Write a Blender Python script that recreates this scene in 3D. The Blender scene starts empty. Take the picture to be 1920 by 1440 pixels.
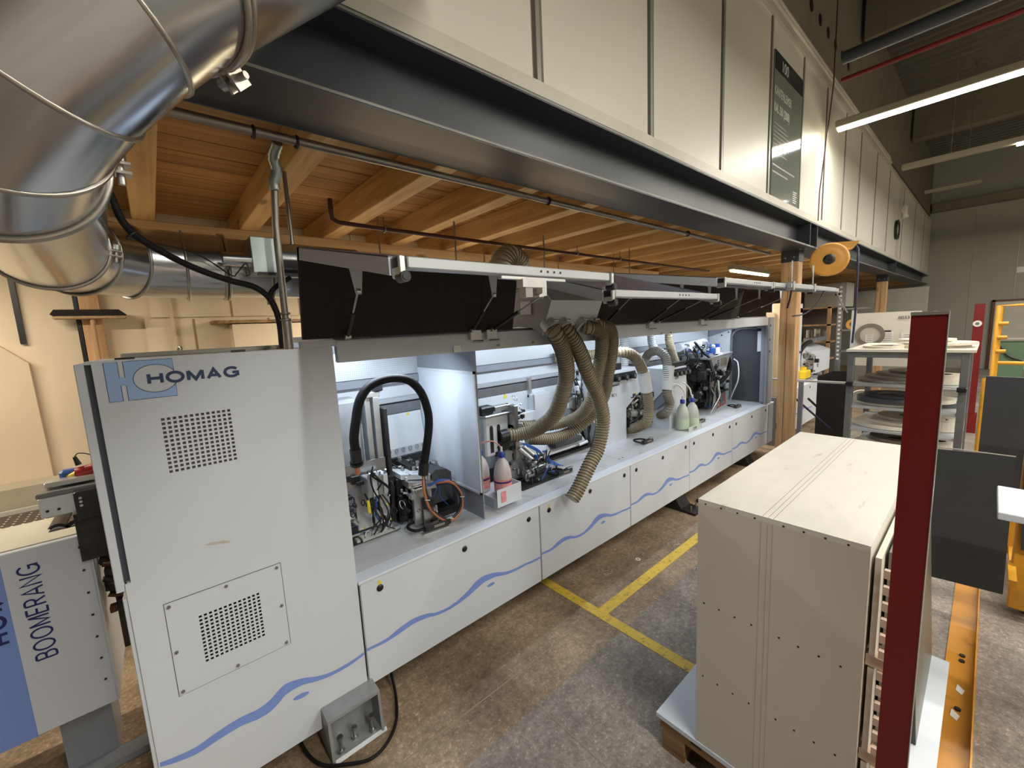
import bpy, math, random
from math import pi, cos, sin, radians, atan2
from mathutils import Vector, Matrix
random.seed(4)
S = bpy.context.scene
COL = S.collection
V = Vector

# ------------------------------------------------------------------ camera
cd = bpy.data.cameras.new('camera'); cam = bpy.data.objects.new('camera', cd); COL.objects.link(cam)
YAW, PIT, ROL, FPX = 49.347, -7.642, -2.766, 773.8
a_, b_, c_ = radians(YAW), radians(PIT), radians(ROL)
fw = V((cos(b_)*cos(a_), cos(b_)*sin(a_), sin(b_))); rt = V((sin(a_), -cos(a_), 0)); up = rt.cross(fw)
r2 = cos(c_)*rt + sin(c_)*up; u2 = -sin(c_)*rt + cos(c_)*up
cam.matrix_world = Matrix(((r2.x, u2.x, -fw.x, 0), (r2.y, u2.y, -fw.y, 0), (r2.z, u2.z, -fw.z, 1.85), (0, 0, 0, 1)))
cd.sensor_width = 36; cd.lens = 36*FPX/1920; cd.clip_start = 0.05; cd.clip_end = 100
S.camera = cam
# ------------------------------------------------------------------ world and exposure
w = bpy.data.worlds.new('world'); S.world = w; w.use_nodes = True
w.node_tree.nodes['Background'].inputs[0].default_value = (1.0, .93, .82, 1)
w.node_tree.nodes['Background'].inputs[1].default_value = 0.08
S.view_settings.view_transform = 'Standard'; S.view_settings.look = 'None'
S.view_settings.exposure = 0.62; S.view_settings.gamma = 1; S.view_settings.use_curve_mapping = False
HALL_POWER, MEZZ_POWER, HOOD_POWER = 62, 24, 4.2
def area(name, loc, size, power, col, rot=(0, 0, 0)):
    l = bpy.data.lights.new(name, 'AREA'); l.shape = 'RECTANGLE'; l.size, l.size_y = size; l.energy = power; l.color = col
    o = bpy.data.objects.new(name, l); COL.objects.link(o); o.location = loc; o.rotation_euler = rot
    return o
# tubes of the hall luminaires (each luminaire's body is built further down at the same place)
HALL = [(6.21, -1.1, 3.93), (8.85, -2.1, 3.93), (11.6, -3.0, 3.93), (14.4, -3.2, 3.93), (3.5, -2.4, 3.93), (.6, -2.6, 3.93), (.6, -6.2, 3.93), (3.5, -6.2, 3.93), (6.2, -6.4, 3.93)]  # far row is added out of view as soft frontal fill
for i, (x, y, z) in enumerate(HALL):
    area('hall_tube_light', (x, y, z-.07), (.05, 4.6 if y > -5 else 2.9), HALL_POWER, (1, .985, .955))
for x, y, z in ((6.75, 2.37, 2.46), (-1.3, 3.0, 2.46), (1.9, 3.1, 2.25), (3.9, 3.1, 2.25)):
    area('mezzanine_tube_light', (x, y, z), (1.4, .04), MEZZ_POWER, (1, .90, .74), (0, 0, 0))
for x in (.95, 2.10, 3.1, 4.4, 5.4):
    area('machine_strip_light', (x, 2.12, 1.725), (.45 if x == .95 else .8, .03), HOOD_POWER, (.76, .87, 1.0), (radians(22), 0, 0))

# ------------------------------------------------------------------ materials
def lin(h): return tuple(((c/255)/12.92 if c/255 <= .04045 else ((c/255+.055)/1.055)**2.4) for c in h)
def mat(name, rgb, rough=.5, metal=0., var=0., vs=8., bump=0., bs=40., dirt=None, ds=3., dthr=.55, emit=None, est=1., alpha=None, trans=0., stretch=None, spec=None):
    m = bpy.data.materials.new(name); m.use_nodes = True; nt = m.node_tree; N = nt.nodes; L = nt.links
    b = N['Principled BSDF']; c = lin(rgb)
    b.inputs['Base Color'].default_value = (*c, 1); b.inputs['Roughness'].default_value = rough; b.inputs['Metallic'].default_value = metal
    if spec is not None: b.inputs['Specular IOR Level'].default_value = spec
    tc = N.new('ShaderNodeTexCoord'); mp = N.new('ShaderNodeMapping'); L.new(tc.outputs['Object'], mp.inputs[0])
    if stretch: mp.inputs['Scale'].default_value = stretch
    out = None
    if var > 0:
        n = N.new('ShaderNodeTexNoise'); n.inputs['Scale'].default_value = vs; n.inputs['Detail'].default_value = 5; L.new(mp.outputs[0], n.inputs['Vector'])
        r = N.new('ShaderNodeValToRGB'); r.color_ramp.elements[0].position = .3; r.color_ramp.elements[1].position = .7
        r.color_ramp.elements[0].color = (*[x*(1-var) for x in c], 1); r.color_ramp.elements[1].color = (*[min(1, x*(1+var)) for x in c], 1)
        L.new(n.outputs['Fac'], r.inputs[0]); out = r.outputs[0]
    if dirt:
        n2 = N.new('ShaderNodeTexNoise'); n2.inputs['Scale'].default_value = ds; n2.inputs['Detail'].default_value = 8; n2.inputs['Roughness'].default_value = .65; L.new(mp.outputs[0], n2.inputs['Vector'])
        r2_ = N.new('ShaderNodeValToRGB'); r2_.color_ramp.elements[0].position = dthr; r2_.color_ramp.elements[1].position = min(1, dthr+.2)
        r2_.color_ramp.elements[0].color = (0, 0, 0, 1); r2_.color_ramp.elements[1].color = (1, 1, 1, 1); L.new(n2.outputs['Fac'], r2_.inputs[0])
        mx = N.new('ShaderNodeMix'); mx.data_type = 'RGBA'; L.new(r2_.outputs[0], mx.inputs[0])
        if out: L.new(out, mx.inputs[6])
        else: mx.inputs[6].default_value = (*c, 1)
        mx.inputs[7].default_value = (*lin(dirt), 1); out = mx.outputs[2]
    if out: L.new(out, b.inputs['Base Color'])
    if bump > 0:
        n3 = N.new('ShaderNodeTexNoise'); n3.inputs['Scale'].default_value = bs; n3.inputs['Detail'].default_value = 4; L.new(mp.outputs[0], n3.inputs['Vector'])
        bp = N.new('ShaderNodeBump'); bp.inputs['Strength'].default_value = bump; bp.inputs['Distance'].default_value = .01; L.new(n3.outputs['Fac'], bp.inputs['Height']); L.new(bp.outputs[0], b.inputs['Normal'])
    if emit: b.inputs['Emission Color'].default_value = (*lin(emit), 1); b.inputs['Emission Strength'].default_value = est
    if trans: b.inputs['Transmission Weight'].default_value = trans
    if alpha is not None: b.inputs['Alpha'].default_value = alpha
    return m
def wood(name, rgb, dark, axis='y', rough=.6, scale=1.):
    m = bpy.data.materials.new(name); m.use_nodes = True; nt = m.node_tree; N = nt.nodes; L = nt.links; b = N['Principled BSDF']
    tc = N.new('ShaderNodeTexCoord'); mp = N.new('ShaderNodeMapping'); L.new(tc.outputs['Object'], mp.inputs[0])
    sc = {'x': (1.2, 22, 22), 'y': (22, 1.2, 22), 'z': (22, 22, 1.2)}[axis]; mp.inputs['Scale'].default_value = tuple(s*scale for s in sc)
    oi = N.new('ShaderNodeObjectInfo'); L.new(oi.outputs['Random'], mp.inputs['Location'])
    n = N.new('ShaderNodeTexNoise'); n.inputs['Scale'].default_value = 1; n.inputs['Detail'].default_value = 6; n.inputs['Distortion'].default_value = .6; L.new(mp.outputs[0], n.inputs['Vector'])
    r = N.new('ShaderNodeValToRGB'); r.color_ramp.elements[0].position = .35; r.color_ramp.elements[1].position = .62
    r.color_ramp.elements[0].color = (*lin(dark), 1); r.color_ramp.elements[1].color = (*lin(rgb), 1); L.new(n.outputs['Fac'], r.inputs[0])
    # knots
    vo = N.new('ShaderNodeTexVoronoi'); vo.inputs['Scale'].default_value = 1; mp2 = N.new('ShaderNodeMapping')
    mp2.inputs['Scale'].default_value = {'x': (1.6, 5, 5), 'y': (5, 1.6, 5), 'z': (5, 5, 1.6)}[axis]; L.new(tc.outputs['Object'], mp2.inputs[0]); L.new(oi.outputs['Random'], mp2.inputs['Location']); L.new(mp2.outputs[0], vo.inputs['Vector'])
    kr = N.new('ShaderNodeValToRGB'); kr.color_ramp.elements[0].position = .05; kr.color_ramp.elements[1].position = .12; kr.color_ramp.elements[0].color = (.35, .3, .25, 1); kr.color_ramp.elements[1].color = (1, 1, 1, 1); L.new(vo.outputs['Distance'], kr.inputs[0])
    mu = N.new('ShaderNodeMix'); mu.data_type = 'RGBA'; mu.blend_type = 'MULTIPLY'; mu.inputs[0].default_value = 1; L.new(r.outputs[0], mu.inputs[6]); L.new(kr.outputs[0], mu.inputs[7])
    hs = N.new('ShaderNodeHueSaturation'); mr = N.new('ShaderNodeMapRange'); mr.inputs[3].default_value = .8; mr.inputs[4].default_value = 1.15; L.new(oi.outputs['Random'], mr.inputs[0]); L.new(mr.outputs[0], hs.inputs['Value']); L.new(mu.outputs[2], hs.inputs['Color'])
    L.new(hs.outputs[0], b.inputs['Base Color']); b.inputs['Roughness'].default_value = rough
    return m
def floor_mat():
    m = bpy.data.materials.new('concrete_floor'); m.use_nodes = True; nt = m.node_tree; N = nt.nodes; L = nt.links; b = N['Principled BSDF']
    tc = N.new('ShaderNodeTexCoord')
    def noise(s, d=8, r=.6):
        n = N.new('ShaderNodeTexNoise'); n.inputs['Scale'].default_value = s; n.inputs['Detail'].default_value = d; n.inputs['Roughness'].default_value = r; L.new(tc.outputs['Object'], n.inputs['Vector']); return n.outputs['Fac']
    def ramp(src, p0, p1, c0, c1):
        r = N.new('ShaderNodeValToRGB'); e = r.color_ramp.elements; e[0].position = p0; e[1].position = p1; e[0].color = (*c0, 1); e[1].color = (*c1, 1); L.new(src, r.inputs[0]); return r.outputs[0]
    def mix(f, a, c, mode='MIX'):
        x = N.new('ShaderNodeMix'); x.data_type = 'RGBA'; x.blend_type = mode
        for s, v in ((0, f), (6, a), (7, c)):
            if isinstance(v, (float, int)): x.inputs[s].default_value = v
            elif isinstance(v, tuple): x.inputs[s].default_value = (*v, 1)
            else: L.new(v, x.inputs[s])
        return x.outputs[2]
    grey = ramp(noise(1.6), .35, .7, lin((106, 99, 92)), lin((168, 158, 148)))
    brown = ramp(noise(2.2), .3, .7, lin((106, 88, 70)), lin((178, 156, 130)))
    # the machine side of the floor is an older, dust-stained pour: the boundary runs along the aisle
    sx = N.new('ShaderNodeSeparateXYZ'); L.new(tc.outputs['Object'], sx.inputs[0])
    ad = N.new('ShaderNodeMath'); ad.operation = 'ADD'; L.new(sx.outputs['Y'], ad.inputs[0])
    sc = N.new('ShaderNodeMath'); sc.operation = 'MULTIPLY'; sc.inputs[1].default_value = .02; L.new(noise(9), sc.inputs[0]); L.new(sc.outputs[0], ad.inputs[1])
    side = ramp(ad.outputs[0], .0, 1, (0, 0, 0), (1, 1, 1))
    mr = N.new('ShaderNodeMapRange'); mr.inputs[1].default_value = 1.345; mr.inputs[2].default_value = 1.365; L.new(ad.outputs[0], mr.inputs[0])
    base = mix(mr.outputs[0], grey, brown)
    speck = ramp(noise(55, 3, .8), .54, .66, (1, 1, 1), (1.8, 1.75, 1.65))
    base = mix(1.0, base, speck, 'MULTIPLY')
    grain = ramp(noise(26, 8, .85), .40, .58, (.50, .48, .46), (1.08, 1.08, 1.08))
    base = mix(.8, base, grain, 'MULTIPLY')
    stain = ramp(noise(3.1, 10, .7), .6, .72, (1, 1, 1), (.36, .34, .32))
    base = mix(.8, base, stain, 'MULTIPLY')
    pale = ramp(noise(5.3, 10, .75), .6, .68, (0, 0, 0), (.5, .5, .5))
    base = mix(pale, base, lin((176, 166, 150)))
    L.new(base, b.inputs['Base Color']); L.new(ramp(noise(4), .3, .7, (.42, .42, .42), (.75, .75, .75)), b.inputs['Roughness'])
    bp = N.new('ShaderNodeBump'); bp.inputs['Strength'].default_value = .25; bp.inputs['Distance'].default_value = .004; L.new(noise(90, 4), bp.inputs['Height']); L.new(bp.outputs[0], b.inputs['Normal'])
    return m
def dots(name, base, dot, scale, rough=.5, metal=0., thr=.28, emit=0.):
    m = bpy.data.materials.new(name); m.use_nodes = True; nt = m.node_tree; N = nt.nodes; L = nt.links; b = N['Principled BSDF']
    tc = N.new('ShaderNodeTexCoord'); v = N.new('ShaderNodeTexVoronoi'); v.inputs['Scale'].default_value = scale; v.inputs['Randomness'].default_value = .0; L.new(tc.outputs['Object'], v.inputs['Vector'])
    r = N.new('ShaderNodeValToRGB'); r.color_ramp.elements[0].position = thr; r.color_ramp.elements[1].position = thr+.06; r.color_ramp.elements[0].color = (*lin(dot), 1); r.color_ramp.elements[1].color = (*lin(base), 1)
    L.new(v.outputs['Distance'], r.inputs[0]); L.new(r.outputs[0], b.inputs['Base Color']); b.inputs['Roughness'].default_value = rough; b.inputs['Metallic'].default_value = metal
    return m
K = {}
K['paint'] = mat('pale_grey_paint', (202, 207, 215), .42, var=.03, vs=2.5, dirt=(160, 150, 135), ds=5, dthr=.74)
K['paint_in'] = mat('white_machine_paint', (206, 210, 214), .4, var=.03)
K['flap_skin'] = mat('navy_grey_flap_skin', (74, 76, 92), .28, .1, var=.1, vs=3)
K['paint_grey'] = mat('mid_grey_paint', (136, 140, 148), .42, var=.04)
K['paint_dirty'] = mat('worktop_paint', (188, 190, 194), .38, var=.06, vs=5, dirt=(128, 120, 108), ds=2.6, dthr=.56)
K['alu'] = mat('aluminium', (200, 200, 200), .35, .85, var=.06, vs=30)
K['alu_paint'] = mat('aluminium_profile', (176, 179, 182), .4, .25, var=.04)
K['alu_dark'] = mat('dull_aluminium', (128, 130, 132), .4, .6, var=.1, vs=12)
K['foam'] = mat('black_foam', (44, 38, 36), .9, bump=.3, bs=160, var=.15, vs=60)
K['foam_dark'] = mat('dark_grey_foam', (66, 68, 71), .85, bump=.3, bs=160, var=.1, vs=5)
K['black'] = mat('black_plastic', (26, 26, 28), .4)
K['rubber'] = mat('black_rubber', (14, 14, 15), .65, spec=.3)
K['steel'] = mat('machined_steel', (168, 168, 166), .3, .9, var=.15, vs=14)
K['cast'] = mat('grey_cast_metal', (150, 153, 156), .4, .35, var=.12, vs=10)
K['dark_metal'] = mat('oily_dark_metal', (58, 56, 56), .45, .6, var=.3, vs=20)
K['zinc'] = mat('zinc_sheet', (160, 170, 168), .32, .75, var=.12, vs=4)
K['galv'] = mat('galvanised_duct', (192, 195, 199), .2, 1., var=.08, vs=2.2, bump=.06, bs=5)
K['galv_ring'] = mat('galvanised_ring', (176, 172, 164), .3, 1., var=.1)
K['beam'] = mat('grey_painted_steel', (55, 58, 64), .42, .1, var=.06, vs=2, dirt=(48, 49, 50), ds=4, dthr=.6)
K['edge'] = mat('steel_edge_highlight', (122, 121, 114), .5, .2, var=.1)  # paler tone stands for light caught on the flange edges
K['wallpanel'] = mat('office_wall_panel', (200, 196, 184), .42, var=.02, vs=1.5, spec=.4)
K['joint'] = mat('grey_joint_strip', (146, 144, 136), .4, .3)
K['trimlight'] = mat('light_trim', (184, 180, 166), .45, var=.05)
K['cream'] = mat('cream_plaster', (222, 204, 176), .8, var=.03, vs=2, bump=.15, bs=12, dirt=(200, 180, 150), ds=1.7, dthr=.6)
K['block'] = mat('cream_painted_block', (224, 208, 182), .85, var=.03, vs=6, bump=.3, bs=45)
K['mortar'] = mat('painted_mortar', (208, 190, 162), .9)
K['joist'] = wood('spruce_joist', (208, 173, 118), (182, 142, 88), 'y')
K['board'] = wood('spruce_board', (178, 136, 84), (142, 102, 58), 'x')
K['ledger'] = wood('ledger_timber', (212, 182, 138), (192, 154, 108), 'x')
K['post'] = wood('post_timber', (196, 158, 114), (170, 130, 90), 'z')
K['pallet'] = wood('pallet_wood', (170, 134, 92), (120, 88, 56), 'y')
K['concrete'] = mat('old_concrete', (116, 110, 94), .9, var=.12, vs=3, bump=.3, bs=20)
K['endwall'] = mat('end_wall_panel', (150, 148, 138), .7, var=.04, vs=1)
K['deck'] = mat('roof_deck', (100, 96, 86), .6, .2, var=.1)
K['blue'] = mat('stripe_blue', (120, 146, 212), .45)
K['logoblue'] = mat('pale_blue_print', (150, 180, 224), .45)
K['navy'] = mat('navy_print', (26, 50, 92), .45)
K['navy2'] = mat('dark_blue_print', (28, 32, 100), .45)
K['yellow'] = mat('yellow_paint', (212, 180, 66), .55, var=.1, vs=20, dirt=(84, 72, 50), ds=30, dthr=.545)
K['warn'] = mat('warning_yellow', (226, 206, 60), .5)
K['orange'] = mat('orange_rail_paint', (200, 138, 52), .3, .1, var=.12, vs=5, dirt=(120, 76, 36), ds=7, dthr=.6)
K['cartyellow'] = mat('cart_yellow', (214, 154, 44), .45, var=.1, dirt=(110, 76, 30), ds=9, dthr=.64)
K['red'] = mat('dark_red_paint', (112, 14, 16), .45, var=.06, vs=3)
K['redplug'] = mat('red_plastic', (168, 40, 32), .4)
K['plugblue'] = mat('blue_plastic', (52, 92, 170), .4)
K['carton'] = mat('white_melamine', (214, 208, 196), .45, var=.02, vs=2)
K['cartontop'] = mat('scuffed_white_melamine', (224, 222, 214), .4, var=.03, vs=6, dirt=(160, 152, 138), ds=7, dthr=.62, stretch=(1, 3, 1))
K['greyboard'] = mat('dark_grey_board', (62, 64, 68), .55, var=.05)
K['fingerwood'] = mat('pale_finger_joint', (206, 184, 164), .7)
K['olive'] = mat('dull_olive_board', (104, 98, 84), .35, var=.05)
K['slot'] = mat('dark_blue_grey_slot', (62, 68, 76), .6)
K['score'] = mat('fine_scored_line', (150, 144, 132), .8)
K['score2'] = mat('faint_scored_line', (184, 177, 164), .8)
K['grillback'] = mat('grey_grille_backing', (120, 116, 110), .8)
K['plinth'] = mat('beige_grey_plinth', (168, 158, 138), .8, var=.06)
K['mdf'] = mat('chipboard_edge', (170, 142, 108), .9, var=.2, vs=60)
K['hose'] = mat('clear_grey_hose', (158, 146, 120), .35, var=.08, vs=8, trans=.15)
K['hosegrey'] = mat('grey_fabric_hose', (150, 150, 148), .6, var=.06)
K['coil'] = mat('hose_wire_coil', (122, 112, 90), .5)
K['coilw'] = mat('white_hose_coil', (168, 170, 170), .5)
K['hosew'] = mat('white_hose', (206, 210, 212), .5)
K['bottlew'] = mat('milky_bottle', (228, 218, 220), .3, trans=.35)
K['bottleg'] = mat('green_tinted_bottle', (218, 224, 214), .3, trans=.4)
K['label_pink'] = mat('pink_label', (222, 150, 146), .5, var=.25, vs=30)
K['label_blue'] = mat('purple_band', (66, 40, 110), .5)
K['cap'] = mat('blue_cap', (34, 60, 150), .35)
K['copper'] = mat('orange_cable', (176, 108, 72), .45)
K['bluehose'] = mat('blue_airline', (48, 92, 170), .4)
K['glass'] = mat('dark_glossy_poster', (122, 128, 122), .08, 0, spec=1.)
K['posterdark'] = mat('poster_header', (38, 44, 50), .15)
K['postertext'] = mat('poster_lettering', (196, 198, 190), .5)
K['frost'] = mat('frosted_white_plate', (214, 222, 232), .35, var=.02)
K['perf'] = dots('perforated_sheet', (206, 210, 214), (70, 74, 80), 75, .4, .3, .36)
K['perfbed'] = dots('perforated_belt', (74, 62, 54), (226, 218, 200), 24, .6, 0, .09)
K['brownpipe'] = mat('oxide_brown_pipe', (88, 44, 30), .35, .1)
K['conduit'] = mat('galvanised_conduit', (150, 144, 136), .38, .7, var=.1, vs=10)
K['tube'] = mat('lamp_tube', (255, 250, 235), .5, emit=(255, 244, 214), est=22.)
K['tubew'] = mat('warm_lamp_tube', (255, 246, 220), .5, emit=(255, 236, 190), est=9.)
K['lampbody'] = mat('luminaire_body', (150, 144, 126), .4, .2)
K['reel'] = mat('reel_orange', (214, 156, 70), .4, var=.06)
K['rope'] = mat('navy_cable', (34, 40, 66), .6)
K['tape_w'] = mat('white_edging_roll', (214, 206, 190), .55, var=.05, vs=20)
K['tape_g'] = mat('grey_edging_roll', (122, 116, 106), .55, var=.08, vs=20)
K['tape_d'] = mat('dark_edging_roll', (74, 75, 80), .5, var=.08, vs=20)
K['liquid'] = mat('green_liquid', (190, 204, 182), .3)
K['paper'] = mat('white_paper', (222, 220, 214), .8)
K['ink'] = mat('black_ink', (40, 40, 42), .7)
K['green'] = mat('green_plastic_bin', (84, 112, 84), .6)
K['yelplastic'] = mat('yellow_plastic', (226, 190, 40), .4)
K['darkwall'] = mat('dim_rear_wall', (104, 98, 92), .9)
K['floor'] = floor_mat()
K['chalk'] = mat('saw_cut', (150, 136, 112), .9)
K['bristle'] = mat('broom_bristle', (30, 24, 20), .9, bump=.6, bs=200)

# ------------------------------------------------------------------ mesh helpers
class M:
    def __init__(s): s.v = []; s.f = []; s.sm = []
    def add(s, vs, fs, smooth=False):
        n = len(s.v); s.v += [tuple(x) for x in vs]; s.f += [tuple(i+n for i in f) for f in fs]; s.sm += [smooth]*len(fs); return s
    def box(s, x0, x1, y0, y1, z0, z1, b=0.):
        if b <= 0:
            v = [(x, y, z) for z in (z0, z1) for y in (y0, y1) for x in (x0, x1)]
            return s.add(v, [(0, 2, 3, 1), (4, 5, 7, 6), (0, 1, 5, 4), (2, 6, 7, 3), (0, 4, 6, 2), (1, 3, 7, 5)])
        P = lambda x0, x1, y0, y1, c: [(x0+c, y0), (x1-c, y0), (x1, y0+c), (x1, y1-c), (x1-c, y1), (x0+c, y1), (x0, y1-c), (x0, y0+c)]
        rings = [[(x, y, z0) for x, y in P(x0+b, x1-b, y0+b, y1-b, b*.6)], [(x, y, z0+b) for x, y in P(x0, x1, y0, y1, b)],
                 [(x, y, z1-b) for x, y in P(x0, x1, y0, y1, b)], [(x, y, z1) for x, y in P(x0+b, x1-b, y0+b, y1-b, b*.6)]]
        return s.loft(rings)
    def loft(s, rings, cap=True, smooth=False, closed=False):
        n = len(rings[0]); v = [p for r in rings for p in r]; f = []
        R = len(rings)
        for i in range(R if closed else R-1):
            a, b = i*n, ((i+1) % R)*n
            for j in range(n): k = (j+1) % n; f.append((a+j, a+k, b+k, b+j))
        s.add(v, f, smooth)
        if cap and not closed: s.add(rings[0], [tuple(range(n))[::-1]]); s.add(rings[-1], [tuple(range(n))])
        return s
    def prism(s, poly, ax, a, b):
        """poly in the two remaining axes, in order; extruded along ax from a to b"""
        def P(p, t): return {'x': (t, p[0], p[1]), 'y': (p[0], t, p[1]), 'z': (p[0], p[1], t)}[ax]
        return s.loft([[P(p, a) for p in poly], [P(p, b) for p in poly]])
    def cyl(s, p0, p1, r0, r1=None, n=16, cap=True):
        r1 = r0 if r1 is None else r1; p0, p1 = V(p0), V(p1); d = (p1-p0).normalized(); u = d.orthogonal().normalized(); w_ = d.cross(u)
        R = [[p+(u*cos(2*pi*i/n)+w_*sin(2*pi*i/n))*r for i in range(n)] for p, r in ((p0, r0), (p1, r1))]
        return s.loft(R, cap, True)
    def tube(s, pts, r, n=8, closed=False, cap=True):
        pts = [V(p) for p in pts]; N = len(pts); rr = r if callable(r) else (lambda i: r)
        rings = []; u = None
        for i, p in enumerate(pts):
            if closed: d = pts[(i+1) % N]-pts[i-1]
            else: d = pts[min(i+1, N-1)]-pts[max(i-1, 0)]
            d.normalize()
            if u is None: u = d.orthogonal().normalized()
            else:
                u = (u-d*u.dot(d))
                u = u.normalized() if u.length > 1e-6 else d.orthogonal().normalized()
            w_ = d.cross(u); q = rr(i)
            rings.append([p+(u*cos(2*pi*k/n)+w_*sin(2*pi*k/n))*q for k in range(n)])
        return s.loft(rings, cap, True, closed)
    def lathe(s, prof, c=(0, 0, 0), ax='z', n=24, cap=True):
        def P(r, t, h):
            x, y = r*cos(t), r*sin(t)
            return {'z': (c[0]+x, c[1]+y, c[2]+h), 'y': (c[0]+x, c[1]+h, c[2]+y), 'x': (c[0]+h, c[1]+x, c[2]+y)}[ax]
        return s.loft([[P(r, 2*pi*i/n, h) for i in range(n)] for r, h in prof], cap, True)
    def ring(s, c, d, ri, ro, t, n=28):
        """flat annulus of thickness t, axis d"""
        c = V(c); d = V(d).normalized(); u = d.orthogonal().normalized(); w_ = d.cross(u)
        e = lambda r, h, k: c+(u*cos(2*pi*k/n)+w_*sin(2*pi*k/n))*r+d*h
        return s.loft([[e(r, h, k) for k in range(n)] for r, h in ((ri, 0), (ro, 0), (ro, t), (ri, t))], False, False, True)
    def torus(s, c, d, R, r, n=40, m=8):
        c = V(c); d = V(d).normalized(); u = d.orthogonal().normalized(); w_ = d.cross(u)
        return s.tube([c+(u*cos(2*pi*k/n)+w_*sin(2*pi*k/n))*R for k in range(n)], r, m, True)
    def build(s, name, m, parent=None, origin=None):
        me = bpy.data.meshes.new(name)
        o = V(origin) if origin else V((0, 0, 0))
        if parent is not None and origin is None: o = V(parent.matrix_basis.translation) if parent.parent is None else V(parent.get('_o', (0, 0, 0)))
        me.from_pydata([V(v)-o for v in s.v], [], s.f); me.polygons.foreach_set('use_smooth', s.sm)
        if isinstance(m, str): m = K[m]
        me.materials.append(m)
        me.update()
        ob = bpy.data.objects.new(name, me); COL.objects.link(ob)
        if parent is not None:
            ob.parent = parent; ob['_o'] = tuple(o)
        else: ob.location = o
        return ob
def fix_normals():
    import bmesh
    seen = set()
    for o in COL.objects:
        if o.type == 'MESH' and o.data.name not in seen and len(o.data.polygons) < 60000:
            seen.add(o.data.name); bm = bmesh.new(); bm.from_mesh(o.data); bmesh.ops.recalc_face_normals(bm, faces=bm.faces); bm.to_mesh(o.data); bm.free()
def box(*a, b=0.): return M().box(*a, b=b)
def thing(name, label, cat, loc=(0, 0, 0), group=None):
    o = bpy.data.objects.new(name, None); COL.objects.link(o); o.location = loc; o.empty_display_size = .1
    o['label'] = label; o['category'] = cat
    if group: o['group'] = group
    return o
def tag(o, label, cat, group=None, kind=None):
    o['label'] = label; o['category'] = cat
    if group: o['group'] = group
    if kind: o['kind'] = kind
    return o
def struct(o, label=None):
    o['kind'] = 'structure'
    if label: o['label'] = label
    return o
def cr(P, n=10):
    P = [V(p) for p in P]; P = [2*P[0]-P[1]]+P+[2*P[-1]-P[-2]]; out = []
    for i in range(1, len(P)-2):
        a, b, c, d = P[i-1:i+3]
        for k in range(n):
            t = k/n; out.append(.5*((2*b)+(-a+c)*t+(2*a-5*b+4*c-d)*t*t+(-a+3*b-3*c+d)*t**3))
    out.append(P[-2]); return out
def resample(pts, step):
    out = [pts[0]]; acc = 0
    for a, b in zip(pts, pts[1:]):
        L = (b-a).length
        if L < 1e-9: continue
        while acc+L >= step:
            t = (step-acc)/L; a = a.lerp(b, t); out.append(a.copy()); L = (b-a).length; acc = 0
        acc += L
    out.append(pts[-1]); return out
def dup(o, dx, **props):
    c = o.copy(); COL.objects.link(c); c.location = o.location+V(dx)
    for k, v in props.items(): c[k] = v
    for ch in o.children:
        d = ch.copy(); COL.objects.link(d); d.parent = c
        for g in ch.children:
            e = g.copy(); COL.objects.link(e); e.parent = d
    return c
def text(body, m, parent, size, loc, right, upv, name='lettering', ext=.0006, off=0., sx=1., align='LEFT'):
    cu = bpy.data.curves.new('t', 'FONT'); cu.body = body; cu.size = size; cu.extrude = ext; cu.offset = off; cu.align_x = align; cu.resolution_u = 4
    t = bpy.data.objects.new('t', cu); COL.objects.link(t); bpy.context.view_layer.update()
    me = bpy.data.meshes.new_from_object(t.evaluated_get(bpy.context.evaluated_depsgraph_get())); bpy.data.objects.remove(t)
    R, U = V(right).normalized(), V(upv).normalized(); Nn = R.cross(U); o = V(loc)
    po = V(parent.matrix_basis.translation) if parent.parent is None else V(parent.get('_o', (0, 0, 0)))
    for v in me.vertices: v.co = o+R*(v.co.x*sx)+U*v.co.y+Nn*v.co.z-po
    me.materials.clear(); me.materials.append(K[m])
    ob = bpy.data.objects.new(name, me); COL.objects.link(ob); ob.parent = parent; ob['_o'] = tuple(po)
    return ob
X3, Y3, Z3 = (1, 0, 0), (0, 1, 0), (0, 0, 1)
def arc(cx, cy, rx, ry, a, b, n=14): return [(cx+rx*cos(radians(a+(b-a)*i/n)), cy+ry*sin(radians(a+(b-a)*i/n))) for i in range(n+1)]
GL = {'H': (.78, [[(.0, 0), (.0, 1)], [(.78, 0), (.78, 1)], [(0, .52), (.78, .52)]]), 'O': (1.0, [arc(.5, .5, .5, .5, 90, 450, 28)]), 'M': (.95, [[(0, 0), (0, 1)], [(0, 1), (.475, .05), (.95, 1)], [(.95, 1), (.95, 0)]]),
 'A': (.86, [[(0, 0), (.43, 1), (.86, 0)], [(.17, .32), (.69, .32)]]), 'G': (.95, [arc(.5, .5, .5, .5, 40, 335, 24), [(.93, .02), (.93, .46), (.55, .46)]]), 'B': (.66, [[(0, 0), (0, 1)], [(0, 1)]+arc(.36, .76, .28, .24, 90, -90, 10)+[(0, .52)], [(0, .52)]+arc(.40, .26, .28, .26, 90, -90, 10)+[(0, 0)]]),
 'E': (.6, [[(.6, 1), (0, 1), (0, 0), (.6, 0)], [(0, .52), (.54, .52)]]), 'R': (.68, [[(0, 0), (0, 1)], [(0, 1)]+arc(.38, .75, .28, .25, 90, -90, 10)+[(0, .5)], [(.34, .5), (.70, 0)]]), 'N': (.78, [[(0, 0), (0, 1), (.78, 0), (.78, 1)]])}
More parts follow.
